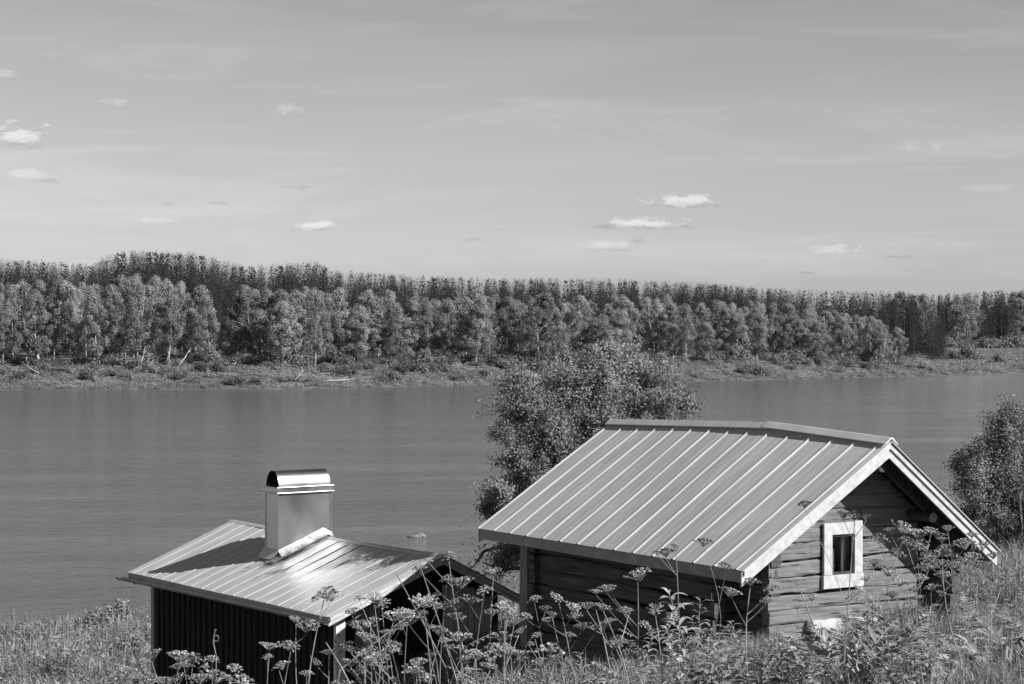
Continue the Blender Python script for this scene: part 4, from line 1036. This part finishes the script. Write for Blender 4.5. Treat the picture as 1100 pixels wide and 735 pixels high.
up('umbellifer with four flat pale heads below the left gable corner', 808, 20, [(806, 621, 10), (786, 633, 11), (828, 628, 9), (823, 643, 7)], 5)
up('long thin umbellifer with dark head over the white barge board', 930, 19, [(864, 539, 8)], 6, dark=True, leaves=1, r0=.006)
up('umbellifer with a dark triple head in front of the gable window', 904, 20, [(918, 549, 12), (932, 552, 6), (905, 551, 6)], 7, dark=True, leaves=2, r0=.011)
up('umbellifer with pale flat heads right of the gable window', 962, 22, [(945, 574, 12), (972, 565, 12), (956, 567, 7), (964, 590, 10)], 8)
up('bushy umbellifer with many flat heads at the dark porch corner', 985, 22.5, [(987, 570, 12), (1000, 568, 7), (985, 582, 12), (975, 580, 9), (1003, 592, 12), (1012, 586, 8), (995, 606, 11)], 9, r0=.012)
up('pale-stemmed umbellifer reaching past the right porch corner toward the grass', 1047, 21, [(1035, 580, 13), (1020, 590, 12), (1046, 595, 10), (1012, 578, 6), (1066, 594, 8), (1025, 606, 9), (1010, 604, 8)], 10, r0=.013)
up('bright flat-headed umbellifer low before the cabin side wall', 590, 18, [(590, 691, 14), (578, 708, 10), (596, 705, 8), (560, 700, 9)], 11)
up('umbellifer with small grey heads left of the cabin corner post', 625, 20, [(625, 670, 9), (613, 680, 7), (640, 672, 8), (593, 658, 6), (660, 690, 9)], 12)
up('umbellifer with bright cluster low right of the tallest pale one', 664, 18, [(662, 688, 11), (648, 650, 8), (655, 665, 6), (676, 655, 5)], 13)
up('umbellifer with two small flat heads between the gable window and the porch shade', 948, 21.5, [(938, 602, 8), (955, 612, 10), (930, 620, 6)], 101)
up('umbellifer with four pale heads low before the porch shade', 972, 21.5, [(968, 622, 10), (982, 630, 8), (958, 636, 8), (990, 618, 7)], 102)
up('umbellifer with thick spray of heads before the dark porch middle', 1003, 22, [(1008, 572, 9), (1018, 566, 6), (996, 596, 11), (1014, 616, 9), (990, 586, 8)], 103)
up('umbellifer with high heads near the lower end of the right barge board', 1030, 22, [(1044, 572, 7), (1052, 584, 11), (1036, 598, 11), (1056, 606, 8)], 104)
up('slender umbellifer with sparse heads left of the gable window', 868, 21, [(872, 640, 7), (856, 650, 6)], 105, leaves=2, r0=.007)
up('umbellifer with mid-height heads before the middle of the cabin side wall', 610, 19.5, [(600, 640, 8), (616, 650, 9), (588, 664, 7)], 106)
up('umbellifer with grey heads before the right half of the cabin side wall', 712, 19, [(704, 652, 10), (722, 662, 8), (694, 668, 7)], 107)
up('umbellifer with tilted heads at the centre of the cabin side wall', 645, 20, [(630, 648, 9), (618, 660, 7), (648, 668, 8)], 108)
up('umbellifer with tall thin neck just right of the cabin corner post', 578, 19.5, [(574, 640, 8), (586, 652, 6), (566, 660, 7)], 109, r0=.009)
up('umbellifer with small bright heads at the foot of the porch shade', 1000, 21.5, [(1000, 628, 9), (1012, 636, 7), (986, 640, 7)], 110)
up('umbellifer standing alone in the bright grass right of the porch', 1066, 22, [(1066, 618, 8), (1076, 626, 6), (1058, 628, 6)], 111)
# crowd over the shed gable
crowd = [(348, 330, 17, [(348, 632, 15), (355, 640, 8)], 'umbellifer with a round grey head against the front corner of the shed roof'),
    (362, 372, 17, [(330, 669, 14), (318, 664, 7)], 'umbellifer reaching left below the shed gutter corner'),
    (392, 385, 17.5, [(388, 668, 14), (398, 664, 8), (372, 690, 8)], 'umbellifer with broad grey head just right of the peeling corner board'),
    (420, 430, 18, [(432, 655, 13), (410, 645, 9), (420, 690, 12)], 'umbellifer under the left rake of the shed gable'),
    (452, 455, 18, [(455, 643, 14), (470, 648, 9), (440, 662, 12)], 'umbellifer with two broad heads before the middle of the shed gable'),
    (478, 470, 18.5, [(480, 618, 9), (494, 622, 13), (470, 636, 6)], 'umbellifer whose heads touch the apex of the shed gable'),
    (510, 505, 18.5, [(505, 640, 12), (488, 645, 10), (520, 630, 9)], 'umbellifer at the right half of the shed gable'),
    (540, 530, 19, [(482, 594, 8), (450, 607, 8), (460, 600, 5)], 'tall leaning umbellifer crossing the shed ridge end'),
    (530, 545, 19, [(545, 618, 10), (530, 612, 8), (528, 655, 9)], 'umbellifer between the shed gable and the cabin corner post'),
    (480, 455, 17, [(448, 716, 12), (462, 702, 5)], 'tilted broad umbellifer head low before the shed gable'),
    (410, 400, 17, [(402, 640, 10), (378, 655, 8), (386, 640, 6)], 'umbellifer over the lower corner of the shed roof'),
    (300, 290, 17, [(312, 690, 12), (300, 712, 10)], 'umbellifer before the dark shed wall, right of centre'),
    (215, 212, 17, [(207, 702, 14), (198, 712, 7), (220, 714, 6)], 'umbellifer with one pale head low before the dark shed wall, left'),
    (255, 250, 16.5, [(235, 722, 17), (262, 728, 14), (215, 726, 12)], 'umbellifer mass at the very bottom before the dark shed wall'),
    (170, 175, 16.5, [(178, 728, 11), (165, 724, 6)], 'low umbellifer at the rear corner of the shed wall')]
for i_, (bx, _, d, heads, lb) in enumerate(crowd): up(lb, bx, d, heads, 40 + i_, leaves=5)
# dry stalk with a curled tip before the dark wall
x = (233 - 550) / F * 17; r_ = Vector((x, 17, gz(x, 17)))
P = [px2w(232, 735, 17), px2w(232, 705, 17), px2w(229, 690, 17), px2w(231, 676, 17), px2w(233, 677, 17)]
b = MB().tube([Vector((0, 0, 0))] + [p_ - r_ for p_ in P], [.008, .007, .006, .006, .005, .004], 5)
cc = px2w(232, 686, 17) - r_; b.tube([cc + Vector((math.cos(a) * .022, 0, math.sin(a) * .026)) for a in np.linspace(0, 6, 9)], .004, 4)
o = b.build('curled_stalk', M['stem']); o.location = r_; tag(o, 'thin pale dry stalk with a curled loop before the dark shed wall', 'plant stalk')
# long leaning dry stems over the shed gable
for (x0, y0, x1_, y1_, d, lb) in ((490, 730, 452, 610, 18, 'long pale stem leaning left across the shed gable up to its apex'), (480, 720, 425, 615, 18.3, 'long pale stem leaning left below the shed ridge end'), (376, 735, 350, 690, 17, 'short pale stem slanting at the bottom left of the shed door'), (425, 735, 395, 705, 17.4, 'pale broken stem slanting before the dark gable'), (365, 720, 465, 640, 17.7, 'pale stem leaning right across the dark shed gable'),
                             (655, 720, 640, 655, 18.4, 'thin pale stem before the cabin side wall'), (880, 690, 858, 630, 21, 'thin bent stem left of the cabin window')):
    p0, p1 = px2w(x0, y0, d), px2w(x1_, y1_, d); g0 = Vector((p0.x + (p0.x - p1.x) * .3, d, 0)); g0.z = gz(g0.x, d)
    o = MB().tube([Vector((0, 0, 0)), p0 - g0, (p0.lerp(p1, .5)) - g0 + Vector((.01, 0, 0)), p1 - g0], [.01, .009, .007, .004], 5).build('dead_stalk', M['stem']); o.location = g0; tag(o, lb, 'plant stem')

# leafy weeds: prototypes
def weed_proto(seed, kind):
    rg = np.random.default_rng(seed); st = MB(); lf = MB()
    if kind == 'fireweed':   # upright stalk with narrow drooping leaves
        h = .85; lx = rg.normal(0, .12)
        pts = [(lx * (f ** 2) * h, 0, f * h) for f in np.linspace(0, 1, 7)]; st.tube(pts, [.007, .006, .006, .005, .004, .003, .002], 5)
        for k in range(46):
            f = .12 + .88 * k / 46; a = k * 2.4; p_ = Vector((lx * f * f * h, 0, f * h)); L_ = (.17 * (1 - .6 * f) + .03) * rg.uniform(.8, 1.2)
            leaf_strip(lf, p_, (math.cos(a), math.sin(a), .75), L_, L_ * .24, 1.3, rg, seg=4)
    elif kind == 'dock':     # rosette of broad leaves
        for k in range(11):
            a = k * 2.4 + rg.uniform(-.3, .3); L_ = rg.uniform(.3, .5); el = rg.uniform(.9, 2.2)
            p_ = Vector((math.cos(a) * .04, math.sin(a) * .04, .02)); d = Vector((math.cos(a), math.sin(a), el)).normalized()
            st.tube([p_, p_ + d * L_ * .45], [.007, .005], 4); leaf_strip(lf, p_ + d * L_ * .42, d, L_, L_ * .42, 1.6, rg, seg=6, fold=.35)
    elif kind == 'fern':     # arched comb-like spikes
        for k in range(5):
            a = rg.uniform(0, 6.28); L_ = rg.uniform(.5, .75); d = Vector((math.cos(a) * .35, math.sin(a) * .35, 1)).normalized(); p_ = Vector((rg.normal(0, .06), rg.normal(0, .06), 0)); pts = [p_.copy()]
            for q in range(16):
                p_ = p_ + d * L_ / 16; d = (d + Vector((math.cos(a) * .05, math.sin(a) * .05, -.045))).normalized(); pts.append(p_.copy())
                f = q / 16
                if f > .15:
                    sd_ = d.cross(Vector((math.sin(a), -math.cos(a), 0))).normalized(); sd_ = Vector((-math.sin(a), math.cos(a), 0))
                    for sg in (-1, 1): leaf_strip(lf, p_, sd_ * sg + d * rg.uniform(.7, 1.6) + Vector(rg.normal(0, .25, 3)), .15 * math.sin(math.pi * min(f + .08, 1)) + .02, .042, .5, rg, seg=3)
            st.tube(pts, [.005 * (1 - .7 * i_ / 16) for i_ in range(17)], 4, cap=False)
    else:                    # nettle-like leafy herb
        h = .6
        for s2 in range(3):
            ax_, ay_ = rg.normal(0, .1, 2); st.tube([(0, 0, 0), (ax_ * .5, ay_ * .5, h * .5), (ax_, ay_, h)], [.0045, .003, .001], 4)
            for k in range(14):
                f = .12 + .9 * k / 14
                for q in (0, math.pi):
                    a = k * 1.57 + q; L_ = .14 * (1.2 - f * .6); leaf_strip(lf, Vector((ax_ * f, ay_ * f, f * h)), (math.cos(a), math.sin(a), rg.uniform(.2, .9)), L_ * rg.uniform(.7, 1.15), L_ * .45, 1.2, rg, seg=4)
    return st, lf
WEED = {}
wlabel = {}
for kind, nm in (('fireweed', 'fireweed_plant'), ('dock', 'dock_plant'), ('fern', 'fern_plant'), ('herb', 'nettle_plant')):
    WEED[kind] = []
    for k in range(3):
        st, lf = weed_proto(700 + k + len(kind) * 10, kind); r_ = empty(nm, (0, 0, 0)); a = st.build('stem', M['stem'], r_); c = lf.build('foliage', M['leafy'], r_); WEED[kind].append(([a.data, c.data], r_))
wc = {}
ZN = [(-1e9, 420, 'from the left edge'), (420, 560, 'from the shed gable'), (560, 700, 'from the cabin corner post'), (700, 830, 'from below the dark roof umbels'), (830, 940, 'from the gable corner'), (940, 1010, 'from the porch corner'), (1010, 1e9, 'from the barge board end')]
def weed(kind, px, d, s_, label, group):
    x = (px - 550) / F * d; k = wc.get(kind, 0); wc[kind] = k + 1
    z = gz(x, d); r_ = place(WEED[kind][k % 3], 'x', (x, d, z - .02), (rg.normal(0, .08), rg.normal(0, .08), rg.uniform(0, 6.28)), (s_, s_, s_ * rg.uniform(.9, 1.15)))
    if group: later(r_, px, kind, {'fireweed': '%s narrow-leaved weed, counting right %s', 'dock': '%s broad-leaved dock clump, counting right %s', 'fern': '%s arched comb-leaved fern, counting right %s', 'herb': '%s low nettle-like herb, counting right %s'}[kind], ZN)
    tag(r_, label, {'fireweed': 'weed', 'dock': 'dock plant', 'fern': 'fern', 'herb': 'nettle'}[kind], group)
# one tall bright leafy weed by the cabin side
weed('fireweed', 742, 19, 1.55, 'tall bright leafy weed standing highest before the cabin side wall', None)
for (px, d, s_, lb) in ((700, 18.6, 1.1, 'leafy weed of middling height left of the tall bright one'), (772, 19, 1.2, 'leafy weed right of the tall bright one by the cabin side wall'), (726, 18.4, 1.3, 'broad leafy weed just left of the tallest bright one'),
                        (655, 18.2, 1.0, 'leafy weed below the tallest pale umbel'), (620, 18, .95, 'leafy weed below the cabin side wall near its corner post'), (800, 19.4, .95, 'leafy weed below the left gable corner')):
    weed('fireweed', px, d, s_, lb, None)
weed('fireweed', 752, 19.3, 1.25, 'second bright leafy weed, shorter, touching the tall one by the cabin side wall', None)
for (px, d, s_) in ((752, 19, .8), (775, 19.5, .95), (790, 20, .9), (765, 18.5, .8), (815, 19.5, .8), (700, 19, .7), (730, 18.5, .8), (850, 22, .7), (880, 22, .65), (640, 18.5, .7)):
    weed('dock', px, d, s_, 'clump of broad curled dock leaves below the cabin side wall', 'broad-leaved dock clumps')
for k in range(14):
    px = rg.uniform(930, 1130); d = rg.uniform(18.5, 26)
    weed('fireweed', px, d, rg.uniform(.55, .95), 'x', 'narrow-leaved weeds of the lower right')
for k in range(24):
    px = rg.uniform(905, 1130); d = rg.uniform(18.5, 27)
    weed('fern', px, d, rg.uniform(1.0, 1.6), 'arched comb-leaved fern in the grass at the lower right', 'ferns in the grass at the lower right')
for k in range(60):
    px = rg.uniform(330, 1000); d = rg.uniform(15.5, 19.5) if px > 560 else rg.uniform(15.5, 18.5)
    weed('herb', px, d, rg.uniform(.75, 1.35) * (.8 if px > 820 else 1), 'leafy nettle-like herb low in the foreground tangle', 'leafy herbs of the foreground')
for k in range(22):
    px = rg.uniform(560, 860); d = rg.uniform(18, 24)
    weed('fireweed', px, d, rg.uniform(.6, 1.0), 'narrow-leaved weed in the tangle below the cabin', 'narrow-leaved weeds below the cabin')
for k in range(42):
    px = rg.uniform(130, 560) if k < 24 else rg.uniform(385, 555); d = rg.uniform(15.5, 19.5); x = (px - 550) / F * d; hy = rg.uniform(688, 735) if k < 24 else rg.uniform(640, 715)
    up('pale umbellifer among many in the tangle before the shed', px, d, [(px + rg.normal(0, 8), hy, rg.uniform(8, 13)), (px + rg.normal(0, 16), hy + 12, rg.uniform(5, 9))], 900 + k, leaves=4); later(LAST[0], px, 'umbs', '%s low pale umbellifer, counting right %s', ZN)
for k in range(14):
    px = rg.uniform(560, 900); d = rg.uniform(17.5, 21); hy = rg.uniform(672, 725)
    up('pale umbellifer among many in the tangle below the cabin', px, d, [(px + rg.normal(0, 8), hy, rg.uniform(6, 10)), (px + rg.normal(0, 16), hy + 10, rg.uniform(4, 7))], 950 + k, leaves=4); later(LAST[0], px, 'umbs', '%s low pale umbellifer, counting right %s', ZN)

flush()
